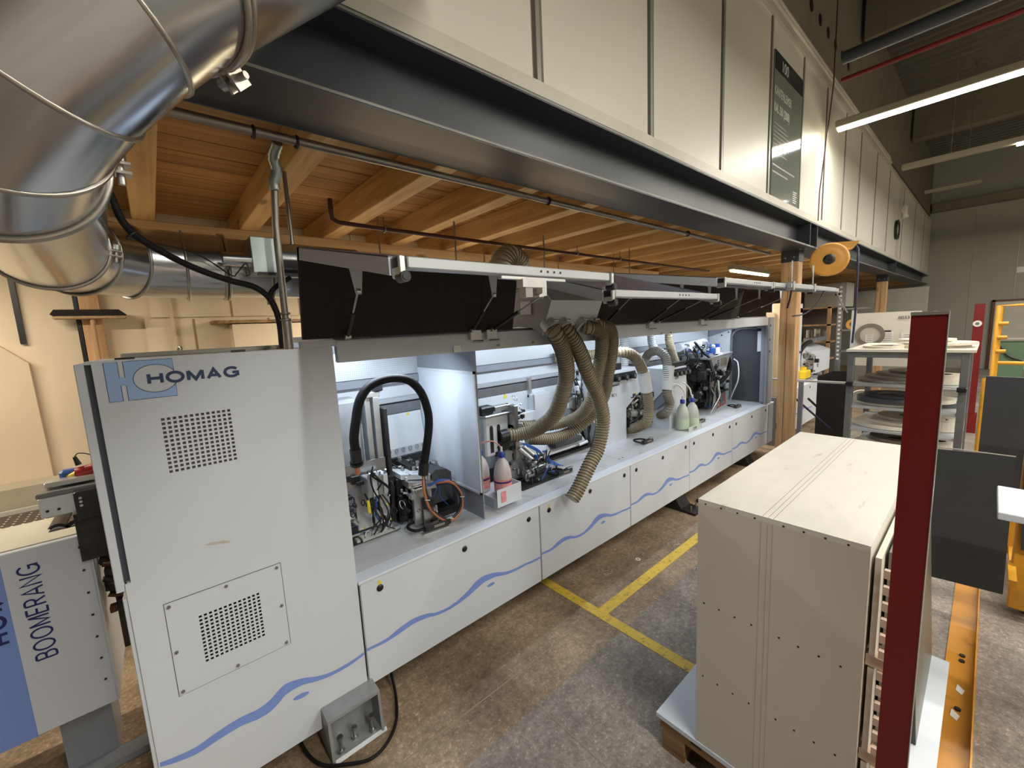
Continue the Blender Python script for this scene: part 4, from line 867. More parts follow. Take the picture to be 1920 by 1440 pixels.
clutter(t, 26, .62, .76, 2.16, 2.30, .75, 1.10, ['black', 'dark_metal', 'alu'], .05, seed=2); clutter(t, 26, .75, .94, 2.17, 2.24, .75, 1.0, ['black', 'alu', 'paint_in', 'warn'], .022, seed=3)
# --- unit A2: pressure unit with clamp plate and dark motor
t = thing('glue_unit', 'low steel unit with pale top plate and dark motor cover', 'machine unit', (1.15, 2.25, .713))
M().box(.99, 1.10, 2.24, 2.40, .73, 1.0, b=.006).build('side_block', 'dark_metal', t)
M().prism([(1.00, 1.035), (1.20, .985), (1.20, .955), (1.00, 1.005)], 'y', 2.20, 2.36).build('clamp_plate', 'paint_in', t)
M().prism([(1.02, .995), (1.20, .945), (1.20, .91), (1.02, .96)], 'y', 2.15, 2.34).build('clamp_beam', 'alu', t)
for x, y in ((1.06, 2.30), (1.11, 2.25), (1.15, 2.28)): M().cyl((x, y, 1.02), (x, y, 1.045), .010, n=6).build('clamp_bolt', 'steel', t)
M().box(1.03, 1.13, 2.12, 2.15, .735, .955, b=.004).build('support_leg', 'alu', t); box(1.04, 1.16, 2.10, 2.24, .935, .955, b=.003).build('bracket_plate', 'alu', t)
M().prism([(1.17, .79), (1.34, .79), (1.34, .965), (1.31, .99), (1.23, 1.005), (1.17, .97)], 'y', 2.20, 2.34).build('motor_cover', 'foam_dark', t)
box(1.12, 1.37, 2.15, 2.36, .715, .745).build('slide_base', 'dark_metal', t)
box(1.08, 1.13, 2.05, 2.12, .835, .895, b=.006).build('solenoid', 'black', t); M().cyl((1.11, 2.045, .845), (1.11, 2.02, .845), .012, n=12).build('adjuster_knob', 'steel', t)
M().box(1.075, 1.165, 2.095, 2.105, .735, .83).build('steel_bracket', 'steel', t)
for k in range(4): M().box(1.11+.015*k, 1.12+.015*k, 2.30, 2.50, 1.0, 1.03).build('roller_strip', 'dark_metal', t)
M().box(1.0, 1.35, 2.44, 2.56, .74, .98, b=.006).build('rear_carriage', 'cast', t)
M().cyl((1.14, 2.13, .88), (1.14, 2.13, 1.02), .012, n=12).build('guide_pin', 'alu', t)
cables(t, 6, 1.0, 1.2, 2.36, 2.46, 1.05, .95, 'black', .004, .02); cables(t, 3, 1.15, 1.33, 2.14, 2.18, .95, .80, 'bluehose', .003)
clutter(t, 60, 1.0, 1.33, 2.34, 2.52, .75, 1.04, ['dark_metal', 'steel', 'alu', 'black'], .06, seed=4); clutter(t, 34, 1.0, 1.20, 2.14, 2.30, .90, 1.035, ['steel', 'paint_in', 'alu', 'black'], .024, seed=5); clutter(t, 24, .97, 1.12, 2.12, 2.22, .73, .92, ['dark_metal', 'alu', 'black'], .04, seed=6)
# --- unit B1: trimming unit behind the partition
t = thing('trimming_unit', 'pale slotted trimming unit right of the partition plate', 'machine unit', (1.83, 2.35, .713))
m = M(); m.box(1.68, 1.90, 2.27, 2.45, .95, 1.24, b=.012); m.build('column', 'paint_in', t)
for x in (1.735, 1.80): M().prism([(x-.014, .98), (x+.014, .98), (x+.014, 1.16), (x+.008, 1.175), (x-.008, 1.175), (x-.014, 1.16)], 'y', 2.266, 2.272).build('slot', 'dark_metal', t)
M().box(1.675, 1.905, 2.25, 2.46, 1.24, 1.255, b=.004).build('top_plate', 'alu', t)
M().box(1.66, 1.78, 2.28, 2.36, 1.255, 1.315, b=.01).build('solenoid', 'black', t); M().box(1.78, 1.92, 2.27, 2.33, 1.27, 1.305, b=.003).build('cylinder_block', 'alu', t)
box(1.90, 1.935, 2.2, 2.35, .90, 1.30, b=.003).build('side_plate', 'steel', t); M().box(1.90, 1.99, 2.22, 2.30, 1.03, 1.16, b=.004).build('mounting_block', 'cast', t)
M().cyl((1.86, 2.25, 1.085), (1.80, 2.26, 1.08), .050, n=20).build('hose_socket', 'black', t); box(1.79, 1.86, 2.22, 2.30, .99, 1.05, b=.006).build('socket_clamp', 'black', t)
for k, (dx, dz) in enumerate(((.06, .02), (.03, .05), (.09, -.02), (.11, .03))): M().cyl((1.94, 2.27, 1.20), (1.94+dx, 2.27, 1.20+dz), .006, n=8).cyl((1.94+dx, 2.27, 1.20+dz), (1.95+dx, 2.27, 1.205+dz), .011, n=10).build('star_handle', 'dark_metal', t)
M().box(1.82, 2.06, 2.24, 2.36, .735, .98, b=.01).build('lower_body', 'cast', t)
M().cyl((1.93, 2.2, .98), (2.03, 2.14, .86), .017, n=12).cyl((1.99, 2.22, .98), (2.08, 2.16, .87), .014, n=12).build('air_cylinder', 'alu', t)
M().box(1.84, 2.30, 2.08, 2.26, .715, .727).build('base_plate', 'dark_metal', t)
mt = M().cyl((1.93, 2.15, .79), (2.12, 2.15, .80), .038, n=18).build('small_motor', 'steel', t); M().cyl((2.0, 2.12, .80), (2.10, 2.12, .80), .026, n=14).build('motor_cap', 'black', mt)
cables(t, 6, 1.86, 2.18, 2.1, 2.2, .92, .75, 'black', .0045)
for k in range(4): M().tube(cr([(1.98+.01*k, 2.22, 1.0), (2.1+.01*k, 2.2, .92), (2.24, 2.2, .82-.01*k), (2.33, 2.2-.02*k, .76)], 8), .0034, 6).build('air_line', 'bluehose', t)
M().tube(cr([(2.0, 2.05, .76), (2.05, 2.04, .83), (2.12, 2.05, .86), (2.18, 2.08, .80)], 8), .004, 6).build('air_line', 'bluehose', t)
clutter(t, 60, 1.92, 2.25, 2.10, 2.26, .735, .90, ['steel', 'dark_metal', 'alu', 'black', 'bluehose'], .045, seed=7); clutter(t, 26, 1.90, 2.02, 2.20, 2.30, 1.10, 1.34, ['steel', 'dark_metal', 'alu', 'black'], .028, seed=8); clutter(t, 30, 1.78, 1.92, 2.22, 2.28, .82, 1.06, ['black', 'dark_metal', 'steel'], .04, seed=9)
t = thing('slide_table', 'pale slide table with dark rubber mat behind the hoses', 'machine unit', (2.6, 2.5, .75))
M().prism([(2.38, .80), (2.58, .80), (2.58, .99), (2.44, .86)], 'x', 2.05, 2.9).build('table_casting', 'paint_in', t); M().box(2.05, 2.85, 2.36, 2.40, .78, .80).build('table_edge', 'paint_in', t)
M().box(2.45, 2.80, 2.33, 2.5, .83, .875, b=.004).build('rubber_mat', 'foam_dark', t); M().cyl((2.22, 2.56, 1.06), (2.42, 2.56, 1.06), .026, n=16).build('black_roller', 'black', t); box(1.98, 2.40, 2.50, 2.60, 1.07, 1.15, b=.004).build('rear_cover', 'paint_in', t)
M().cyl((2.75, 2.33, .80), (2.83, 2.30, .82), .014, n=10).build('tee_handle', 'paint_in', t)
cables(t, 5, 2.84, 2.92, 2.28, 2.36, 1.1, .76, 'black', .006, .0)
t = thing('spindle_head', 'cluster of steel spindle parts partly hidden by the crossed hoses', 'machine unit', (2.8, 2.45, 1.2))
M().box(2.70, 2.92, 2.40, 2.56, 1.0, 1.22, b=.015).build('head_casting', 'cast', t); M().cyl((2.76, 2.37, 1.16), (2.76, 2.42, 1.16), .05, n=20).cyl((2.86, 2.38, 1.27), (2.86, 2.46, 1.27), .045, n=20).build('flange', 'steel', t)
M().box(2.80, 2.95, 2.36, 2.5, 1.24, 1.36, b=.01).build('top_block', 'paint_in', t); clutter(t, 70, 2.66, 2.98, 2.34, 2.50, 1.0, 1.42, ['steel', 'alu', 'paint_in', 'black', 'dark_metal'], .05, seed=10); cables(t, 8, 2.70, 2.95, 2.33, 2.4, 1.38, 1.0, 'black', .005); cables(t, 2, 2.60, 2.75, 2.36, 2.42, 1.5, 1.25, 'bluehose', .006)
# --- unit C: parts seen between the two white boxes
t = thing('scraper_unit', 'dark unit with pipes between the two white suction covers', 'machine unit', (3.75, 2.4, .713))
M().box(3.50, 3.90, 2.42, 2.58, .735, 1.12, b=.01).build('body', 'dark_metal', t)
for k in range(5): M().cyl((3.52+.07*k, 2.40, 1.0-.03*(k % 2)), (3.60+.07*k, 2.36, 1.06), .018, n=12).build('clamp_rod', 'steel', t)
M().cyl((3.56, 2.36, .94), (3.82, 2.38, .90), .04, n=16).build('elbow_pipe', 'hosegrey', t); cables(t, 6, 3.5, 3.9, 2.32, 2.4, 1.1, .75, 'black', .007); clutter(t, 80, 3.46, 3.95, 2.30, 2.42, .76, 1.18, ['steel', 'dark_metal', 'alu', 'black'], .06, seed=11)
# --- unit D: dark rounding unit near the far end
t = thing('corner_rounding_unit', 'bulky dark unit with tilted tray near the foam door', 'machine unit', (5.2, 2.35, .713))
M().box(4.95, 5.40, 2.36, 2.58, .76, 1.20, b=.02).build('lower_body', 'dark_metal', t)
M().box(4.85, 5.25, 2.22, 2.42, 1.10, 1.36, b=.03).build('black_housing', 'black', t)
M().prism([(5.0, 1.37), (5.10, 1.22), (5.45, 1.24), (5.55, 1.40)], 'y', 2.16, 2.19).build('front_plate', 'cast', t)
M().prism([(4.95, 1.37), (5.62, 1.40), (5.62, 1.42), (4.95, 1.39)], 'y', 2.16, 2.42).build('tray', 'alu', t)
for k in range(5): M().box(5.27+.035*k, 5.29+.035*k, 2.152, 2.16, 1.27, 1.37).build('scale_bar', 'tape_g', t)
text('5', 'black', t, .12, (5.16, 2.157, 1.27), X3, Z3)
M().tube(cr([(5.55, 2.22, 1.38), (5.66, 2.22, 1.30), (5.66, 2.22, 1.17), (5.52, 2.24, 1.06), (5.3, 2.28, 1.0)], 8), .030, 14).build('black_hose', 'rubber', t)
M().cyl((4.85, 2.5, 1.52), (5.5, 2.5, 1.55), .055, n=20).cyl((5.5, 2.5, 1.55), (5.53, 2.5, 1.55), .06, n=20).build('white_roller', 'paint_in', t)
cables(t, 16, 4.75, 5.25, 2.2, 2.4, 1.50, 1.30, 'black', .008, .08); cables(t, 16, 4.9, 5.3, 2.14, 2.3, 1.2, .80, 'black', .010, .05); cables(t, 5, 4.85, 5.2, 2.12, 2.2, 1.1, .76, 'steel', .008); cables(t, 2, 5.0, 5.3, 2.1, 2.15, .92, .76, 'redplug', .006)
clutter(t, 130, 4.72, 5.45, 2.14, 2.36, .82, 1.34, ['black', 'dark_metal', 'black', 'steel'], .09, seed=12); clutter(t, 60, 4.80, 5.40, 2.20, 2.45, 1.38, 1.56, ['steel', 'black', 'alu', 'paint_in', 'bluehose'], .05, seed=13); M().box(4.72, 4.80, 2.2, 2.3, 1.36, 1.40).build('belt_guard', 'rubber', t); M().tube([(4.55, 2.15, 1.60), (4.85, 2.18, 1.45), (5.05, 2.18, 1.37)], .012, 8).build('belt', 'rubber', t)
M().cyl((5.12, 2.20, 1.44), (5.12, 2.20, 1.50), .035, n=14).build('blue_cylinder', 'bluehose', t)
tag(box(5.2, 5.35, 2.24, 2.34, .735, .92, b=.02).build('blue_canister', 'plugblue'), 'blue canister standing below the dark unit', 'canister')
tag(box(5.45, 5.8, 2.30, 2.48, .735, 1.0, b=.02).build('plastic_tray', 'zinc'), 'pale blue-green plastic tub beside the blue canister', 'tub')
t = thing('grease_jar', 'small white jar with blue lid on the tilted tray', 'jar', (5.36, 2.25, 1.41)); M().lathe([(.036, 0), (.036, .075), (.028, .085)], (5.36, 2.25, 1.412), n=16).build('jar', 'bottlew', t); M().lathe([(.032, .085), (.032, .125)], (5.36, 2.25, 1.412), n=16).build('lid', 'cap', t)

# ================================================================== BOTTLES
def bottle(x, y, z, s, m_, lab, pink, fill=None):
    t = thing('spray_bottle', lab, 'bottle', (x, y, z), 'plastic bottles on the worktop')
    M().lathe([(.052*s, 0), (.058*s, .01*s), (.058*s, .12*s), (.054*s, .155*s), (.040*s, .20*s), (.020*s, .228*s), (.017*s, .24*s)], (x, y, z), n=24).build('bottle_body', m_, t)
    M().lathe([(.021*s, .238*s), (.021*s, .268*s), (.016*s, .275*s)], (x, y, z), n=16).build('cap', 'cap', t)
    M().cyl((x, y, z+.27*s), (x, y, z+.305*s), .008*s, n=10).build('nozzle', 'paper', t)
    if pink:
        M().lathe([(.0588*s, .025*s), (.0588*s, .105*s)], (x, y, z), n=24, cap=False).build('label', 'label_pink', t)
        M().lathe([(.0594*s, .080*s), (.0594*s, .092*s)], (x, y, z), n=24, cap=False).build('label_band', 'label_blue', t)
    else:
        l_ = M().lathe([(.0585*s, .008), (.0585*s, .10*s)], (x, y, z), n=24, cap=False).build('liquid', 'liquid', t)
    return t
bottle(1.60, 2.00, .80, 1.0, 'bottlew', 'milky bottle with pink label in the grey holder by the partition', True)
bottle(1.53, 2.14, .80, 1.0, 'bottlew', 'milky bottle half hidden behind the partition plate', True)
t = thing('bottle_holder', 'white sheet-metal holder carrying the pink-labelled bottles', 'holder', (1.58, 2.05, .76)); 
M().box(1.50, 1.70, 1.94, 2.20, .79, .798).box(1.50, 1.70, 1.938, 1.942, .745, .86).box(1.698, 1.702, 1.94, 2.20, .79, .86).build('tray', 'paint', t); box(1.53, 1.57, 1.934, 1.938, .77, .84).build('pink_sticker', 'label_pink', t)
M().box(1.52, 1.56, 2.0, 2.2, .713, .79).build('foot', 'paint', t)
tag(M().tube(cr([(1.60, 2.0, 1.10), (1.585, 2.03, 1.13), (1.55, 2.05, 1.145), (1.50, 2.1, 1.13)], 6), .005, 6).build('pink_tube', 'label_pink'), 'thin pink tube joining the two pink-labelled bottles', 'tube')
bottle(4.235, 2.02, .718, 1.15, 'bottleg', 'greenish bottle, right one of the pair on the worktop', False)
bottle(4.10, 2.06, .718, 1.15, 'bottleg', 'greenish bottle, left one of the pair beside the white cover', False)
t = thing('bottle_caddy', 'low green-white caddy holding the two greenish bottles', 'holder', (4.17, 2.02, .713)); M().box(4.03, 4.31, 1.955, 1.96, .713, .76).box(4.03, 4.31, 1.96, 2.12, .713, .717).box(4.305, 4.31, 1.955, 2.12, .713, .78).build('caddy', 'bottleg', t); text('ZOM', 'ink', t, .035, (4.12, 1.953, .722), X3, Z3)
for x0 in (4.235, 4.10): tag(M().tube(cr([(x0, 2.03, 1.06), (x0-.01, 2.05, 1.14), (x0-.07, 2.1, 1.20), (x0-.14, 2.15, 1.15)], 8), .008, 8).build('white_tube', 'paper'), 'white tube leaving the cap of the %s greenish bottle' % ('right' if x0 > 4.2 else 'left'), 'tube')

# handheld nozzle units on the worktop
def hand_unit(x, y, rot, lab, s=1.):
    t = thing('position_indicator', lab, 'indicator', (x, y, .713), 'black electronic indicators lying on the worktop')
    A = M().box(.00, .15*s, -.018*s, .018*s, .008, .034*s, b=.004); o1 = A.build('body', 'black', None)
    o2 = M().box(-.02, .13*s, -.035*s, .01, 0, .006).box(.10*s, .16*s, -.012, .012, .035*s, .042*s).build('metal_bracket', 'alu', None)
    o3 = M().tube(cr([(0, 0, .02), (-.05*s, -.01, .03), (-.075*s, .03*s, .04), (-.04*s, .07*s, .04), (.04*s, .06*s, .035), (.07*s, .02*s, .03)], 8), .008*s, 8).build('cable_loop', 'rubber', None)
    o4 = M().box(.05*s, .11*s, -.0185*s, -.018*s, .014, .028*s).build('display', 'tape_g', None)
    for o in (o1, o2, o3, o4): o.parent = t
    t.rotation_euler = (0, 0, rot); return t
hand_unit(1.05, 2.06, -.1, 'black indicator with looped lead on the worktop under the orange cable', 1.1)
hand_unit(2.22, 2.10, -.05, 'black indicator left of the loose hose end on the worktop')
hand_unit(3.36, 2.07, -.05, 'black indicator in front of the left white suction cover')
hand_unit(4.42, 2.05, -.05, 'black indicator just right of the greenish bottles')
hand_unit(5.46, 2.06, -.05, 'black indicator on the worktop before the foam door')

# ================================================================== LEFT: RETURN CONVEYOR
rc = thing('return_conveyor', 'white and blue return conveyor at the left edge', 'conveyor', (-.8, 2.6, 0))
box(-2.2, -.30, 2.38, 2.40, .33, 1.10, b=.004).build('front_cover', 'paint', rc)
M().box(-2.2, -.42, 2.40, 2.72, 1.085, 1.105).box(-.42, -.30, 2.40, 2.50, 1.085, 1.105).build('top_cover', 'trimlight', rc)
box(-2.2, -.31, 2.40, 2.8, .40, 1.05).build('inner_frame', 'dark_metal', rc)
box(-.305, -.295, 2.385, 2.8, .33, 1.05).build('end_cover', 'paint', rc)
box(-2.2, -.533, 2.3785, 2.38, .33, 1.10).build('blue_band', 'blue', rc)
strokes('BOOMERANG', 'navy2', rc, .062, .0068, (-.437, 2.3782, .640), (0, 0, 1), (-1, 0, 0), sx=.63, gap=.205)
strokes('HOMAG', 'navy2', rc, .052, .011, (-.545, 2.3782, .757), (0, 0, 1), (-1, 0, 0), sx=.9, gap=.5)
for k in range(7): M().cyl((-.325, 2.38, 1.05-.1*k), (-.325, 2.377, 1.05-.1*k), .005, n=8).build('rivet', 'ink', rc)
for k in range(3): M().cyl((-.40+.055*k, 2.55, 1.085), (-.40+.055*k, 2.72, 1.085), .035, n=20).build('roller', 'dark_metal', rc)
box(-.42, -.20, 2.50, 2.9, .95, 1.075).build('gear_housing', 'black', rc)
for x in (-.40, -.335, -.27, -.22): M().cyl((x, 2.53, 1.075), (x, 2.56, 1.075), .032, n=20).cyl((x, 2.53, 1.075), (x, 2.525, 1.075), .014, n=12).build('drive_wheel', 'alu_dark', rc)
box(-.50, -.34, 2.5, 2.7, 0, .4).build('leg_frame', 'paint_grey', rc); box(-.55, -.18, 2.42, 2.5, 0, .03).build('foot', 'paint_grey', rc)
clutter(rc, 50, -.29, -.20, 2.42, 2.6, .72, 1.06, ['dark_metal', 'black', 'brownpipe'], .06, seed=15)
bd = thing('perforated_bed', 'brown perforated vacuum bed behind the conveyor top', 'bed', (-1, 3.6, .9)); box(-2.4, -.3, 3.35, 3.72, .86, .90).build('bed', 'perfbed', bd); box(-2.4, -.3, 3.72, 3.74, .88, .925).build('edge_strip', 'trimlight', bd); box(-2.4, -.3, 3.4, 3.7, 0, .86).build('bed_frame', 'dark_metal', bd)
tag(box(-2.4, -.2, 3.78, 3.95, 0, 1.04).build('plinth', 'plinth'), 'grey painted plinth along the foot of the cream wall', 'plinth')
t = thing('infeed_fence', 'aluminium infeed fence with black block at the cabinet side', 'fence', (-.3, 2.3, 1.2))
box(-.395, -.30, 2.29, 2.34, 1.225, 1.30, b=.003).build('plate', 'paint_in', t); box(-.40, -.20, 2.30, 2.40, 1.30, 1.318, b=.002).build('lower_strip', 'alu_dark', t); box(-.38, -.21, 2.34, 2.40, 1.325, 1.345, b=.002).build('upper_strip', 'alu', t)
box(-.30, -.22, 2.27, 2.36, 1.19, 1.305, b=.004).build('black_block', 'black', t)
for z in (1.28, 1.265, 1.25): M().cyl((-.283, 2.27, z), (-.283, 2.267, z), .005, n=8).build('screw', 'alu', t)
for x in (-.375, -.345): M().cyl((x, 2.29, 1.25), (x, 2.287, 1.25), .005, n=8).build('screw', 'ink', t)
box(-.32, -.2, 2.34, 2.42, 1.0, 1.20).build('mount', 'dark_metal', t)
t = thing('power_plug', 'red and blue industrial plug lying on the infeed fence', 'plug', (-.28, 2.42, 1.36)); M().cyl((-.295, 2.40, 1.345), (-.20, 2.40, 1.36), .029, n=14).build('red_body', 'redplug', t); M().box(-.345, -.29, 2.40, 2.44, 1.315, 1.37, b=.008).build('blue_body', 'plugblue', t); M().cyl((-.325, 2.40, 1.345), (-.30, 2.40, 1.345), .006, .018, n=10).build('yellow_cone', 'warn', t)
t = thing('glue_nozzle', 'small black nozzle with a thin curved lead', 'nozzle', (-.29, 2.4, 1.40)); M().cyl((-.285, 2.4, 1.385), (-.293, 2.4, 1.42), .010, .006, n=10).build('nozzle', 'black', t); M().tube(cr([(-.293, 2.4, 1.42), (-.28, 2.4, 1.432), (-.25, 2.4, 1.42), (-.22, 2.4, 1.39)], 6), .002, 6).build('lead', 'black', t)

# ================================================================== FLOOR MARKINGS
def mark(x0, x1, y0, y1, lab): return tag(box(x0, x1, y0, y1, 0, .002).build('floor_line', 'yellow'), lab, 'floor marking')
mark(1.93, 2.0, .55, 2.05, 'yellow floor line running out from under the machine')
mark(2.0, 4.8, 1.49, 1.565, 'yellow floor line running parallel to the machine')

sh = M()
for k in range(420):
    x, y = random.uniform(1.2, 4.8), random.gauss(1.45, .28)
    if y > 2.0 or y < .9: continue
    a = random.uniform(0, pi); l_ = random.uniform(.004, .014); w_ = random.uniform(.0012, .003)
    P_ = [(x+cos(a+t*1.6)*l_*t, y+sin(a+t*1.6)*l_*t) for t in (-1, 0, 1)]
    sh.add([(p[0], p[1], .0022) for p in P_]+[(p[0]-sin(a)*w_, p[1]+cos(a)*w_, .004) for p in P_], [(0, 1, 4, 3), (1, 2, 5, 4)])
tag(sh.build('wood_chips', 'carton'), 'pale chips and shavings strewn over the floor beside the machine', 'shavings', kind='stuff')
for k, (x, y, n_) in enumerate(((2.35, 1.78, 5), (2.9, 1.30, 6), (2.42, 1.18, 4), (3.1, 1.62, 3))):
    m = M()
    for q in range(n_):
        a = random.uniform(0, 6.28); c_ = (x+random.uniform(-.05, .05), y+random.uniform(-.05, .05)); rr_ = random.uniform(.015, .04)
        m.tube([(c_[0]+rr_*cos(a+t)*(1+.1*t), c_[1]+rr_*sin(a+t), .004+.004*abs(sin(2*t))) for t in [.35*i for i in range(8)]], .0012, 4)
    o = m.build('curled_shaving', 'carton'); tag(o, ['curled shavings just right of the first yellow line by the base', 'curled shavings in the corner between the two yellow lines', 'curled shavings beside the cross line on the grey floor', 'small curled shavings near the base past the yellow line'][k], 'shavings', kind='stuff')
t = thing('paper_ring', 'small white paper ring lying on the brown floor', 'scrap', (2.68, 1.70, 0)); M().ring((2.68, 1.70, .001), Z3, .010, .020, .002, 20).build('ring', 'paper', t)
for k, (x, y) in enumerate(((2.75, -.02), (2.55, -.01))): tag(M().prism([(x-.03, y-.01), (x+.01, y-.018), (x+.04, y+.008), (x-.01, y+.012)], 'z', .0055, .0075).build('paper_scrap', 'paper'), ['white paper scrap on the orange rail, farther one', 'white paper scrap on the orange rail, nearer one'][k], 'scrap')
# ================================================================== BOX ON PALLET
pl = thing('pallet', 'wooden pallet under the tall white cabinet stack', 'pallet', (2.07, .43, 0))
for y in (.05, .37, .72):
    for x in (1.47, 1.99, 2.55): box(x, x+.14, y, y+.1, .022, .10, b=.003).build('block', 'pallet', pl)
    box(1.47, 2.69, y, y+.1, 0, .022).build('bottom_board', 'pallet', pl)
for x in (1.47, 1.99, 2.55): box(x, x+.14, .03, .83, .10, .122).build('stringer_board', 'pallet', pl)
for k in range(5): box(1.47, 2.69, .035+k*.165, .035+k*.165+.12, .122, .144).build('top_board', 'pallet', pl)
tag(box(1.46, 2.695, .02, .842, .146, .165).build('base_board', 'frost'), 'pale blue-white board lying on the pallet', 'board')
for_ = thing('cabinet_stack', 'tall white drilled melamine box standing on the pallet', 'box', (2.1, .43, .165))
box(1.464, 2.72, .18, .672, .166, 1.172).build('carcass', 'carton', for_)
box(1.464, 2.72, .18, .672, 1.172, 1.190).build('top_board', 'cartontop', for_)
for y in (.425, .44, .457): box(1.466, 2.72, y-.0007, y+.0007, 1.1895, 1.1906).build('scored_line', 'score', for_)
for y in (.46, .44, .425): box(1.4634, 1.4645, y-.0005, y+.0005, .17, 1.17).build('scored_line', 'score2', for_)
for r, (z, n_) in enumerate(((1.176, 8), (.78, 8), (.47, 8))):
    for k in range(n_):
        y = .645-k*.055-(.03 if k > 3 else 0)
        M().cyl((1.464, y, z), (1.4632, y, z), .0034, n=8).build('drilled_hole', 'ink', for_)
# finger-jointed drawer sides stacked against the aisle side
for k, (z0, z1) in enumerate(((.83, 1.15), (.51, .80), (.19, .48))):
    t = thing('drawer_stack', ['topmost bundle of finger-jointed panels beside the white box', 'middle bundle of finger-jointed panels beside the white box', 'lowest bundle of finger-jointed panels beside the white box'][k], 'panel bundle', (1.6, .15, z0))
    for q, (ya, yb) in enumerate(((.158, .172), (.136, .150), (.118, .130))): box(1.49+.06*q, 2.03, ya, yb, z0, z1).build('panel', 'carton' if q != 1 else 'tape_g', t)
    for f in range(8): box(1.488+.07*f, 1.523+.07*f, .100, .178, z0-.022, z0+.012).build('finger', 'fingerwood', t)
    for f in range(6): box(1.478, 1.492, .112+.0, .150, z0+.02+.05*f, z0+.045+.05*f).build('finger', 'fingerwood', t)
t = thing('steel_upright', 'tall dark red steel upright in front of the white box', 'post', (1.39, .10, 0))
M().box(1.38, 1.40, .066, .128, 0, 1.835).build('web', 'red', t); M().box(1.379, 1.402, .0645, .066, 0, 1.835).build('pale_edge', 'alu', t); M().box(1.378, 1.402, .064, .129, 1.835, 1.843).build('top_cap', 'alu', t)
t = thing('leaning_board', 'narrow dark board standing on edge behind the red upright', 'board', (2.4, .085, .165)); M().prism([(.082, .166), (.108, .166), (.172, 1.17), (.146, 1.17)], 'x', 2.05, 2.69).build('board', 'greyboard', t); M().prism([(.080, .166), (.082, .166), (.146, 1.17), (.144, 1.17)], 'x', 2.052, 2.69).build('face_veneer', 'olive', t)
# dark boards on the yellow trolley
t = thing('trolley_board', 'large dark grey board carried by the yellow trolley', 'board', (3.4, 0, .25)); M().prism([(.20, .23), (-.145, .252), (-.134, 1.04), (.20, 1.027)], 'x', 3.40, 3.42).build('board', 'greyboard', t); box(3.40, 3.42, -.1345, .20, 1.04, 1.043).build('edge_band', 'tape_g', t)
t = thing('rear_dark_board', 'dark grey board standing upright behind the large one', 'board', (4.2, -.2, .6)); M().prism([(.0, .60), (-.21, .60), (-.19, 1.38), (.0, 1.383)], 'x', 4.18, 4.2).build('board', 'greyboard', t)
tag(M().prism([(-.20, .45), (-.60, .45), (-.60, 1.36), (-.155, 1.36)], 'x', 3.62, 3.64).build('side_dark_board', 'greyboard'), 'dark board at the right frame edge above the small shelf', 'board')
t = thing('pale_shelf', 'pale blue-white shelf corner at the right frame edge', 'shelf', (2.8, -.3, 0)); box(2.60, 3.0, -.55, -.072, .955, .987, b=.003).build('board', 'frost', t)
for q in (2.66, 2.92): box(q, q+.03, -.53, -.50, 0, .955).build('leg', 'cartyellow', t)
box(2.66, 2.95, -.53, -.50, .90, .955).build('cross_rail', 'cartyellow', t)
# orange floor rail
t = thing('floor_rail', 'orange steel angle rail lying along the floor of the aisle', 'rail', (3, 0, 0)); box(1.2, 16, -.065, .038, 0, .005).build('base_leg', 'orange', t); box(1.2, 16, -.070, -.064, 0, .05).build('upright_leg', 'orange', t)
for x in (3.0, 3.05, 4.0, 2.6): M().cyl((x, -.02, .005), (x, -.02, .014), .012, n=6).build('bolt', 'dark_metal', t)
# yellow trolleys
t = thing('yellow_trolley', 'battered yellow steel trolley at the right frame edge', 'trolley', (3.9, -.4, 0))
M().box(3.66, 3.74, -.25, -.175, .06, 1.0, b=.006).build('corner_post', 'cartyellow', t); M().box(3.66, 3.74, -.75, -.25, .06, .12).box(3.66, 3.74, -.75, -.25, .62, .68).build('cross_bar', 'cartyellow', t); M().box(3.74, 4.5, -.25, -.19, .06, .12).build('side_bar', 'cartyellow', t)
M().box(3.42, 3.70, -.19, -.16, .30, .34).box(3.42, 3.46, -.13, .18, .30, .34).build('support_arm', 'cartyellow', t); M().box(4.5, 4.58, -.25, -.175, .06, 1.0).build('corner_post', 'cartyellow', t); M().cyl((3.78, -.27, .035), (3.78, -.23, .035), .035, n=14).build('castor', 'alu', t)
t = thing('yellow_stand', 'slim yellow frame standing by the rail behind the dark boards', 'frame', (6, 0, 0))
M().tube([(5.6, -.002, .0), (5.6, -.002, 1.20), (5.6, -.30, 1.20)], .028, 6).build('front_hoop', 'cartyellow', t)
M().tube([(7.0, -.05, .0), (7.0, -.05, 1.84), (7.0, -.40, 1.84)], .03, 6).build('rear_hoop', 'cartyellow', t); M().tube([(7.0, -.05, 1.22), (7.0, -.4, 1.22)], .022, 6).build('shelf_rail', 'cartyellow', t)
for z in (1.35, 1.5, 1.65): M().cyl((6.97, -.05, z), (6.97, -.12, z), .02, n=8).build('peg', 'cartyellow', t)
t = thing('green_bin', 'green plastic bin beyond the yellow frame', 'bin', (9, -.2, .85)); M().prism([(-.09, 1.36), (-.34, 1.36), (-.31, .6), (-.11, .6)], 'x', 8.9, 9.3).build('tub', 'green', t); M().tube(cr([(8.88, -.1, 1.28), (8.87, -.18, 1.15), (8.87, -.32, 1.08)], 6), .014, 6).build('strap', 'black', t); box(8.88, 9.32, -.36, -.07, 1.35, 1.375).build('rim', 'tape_g', t)
M().box(8.95, 9.25, -.30, -.12, .0, .60).build('stand', 'green', t)
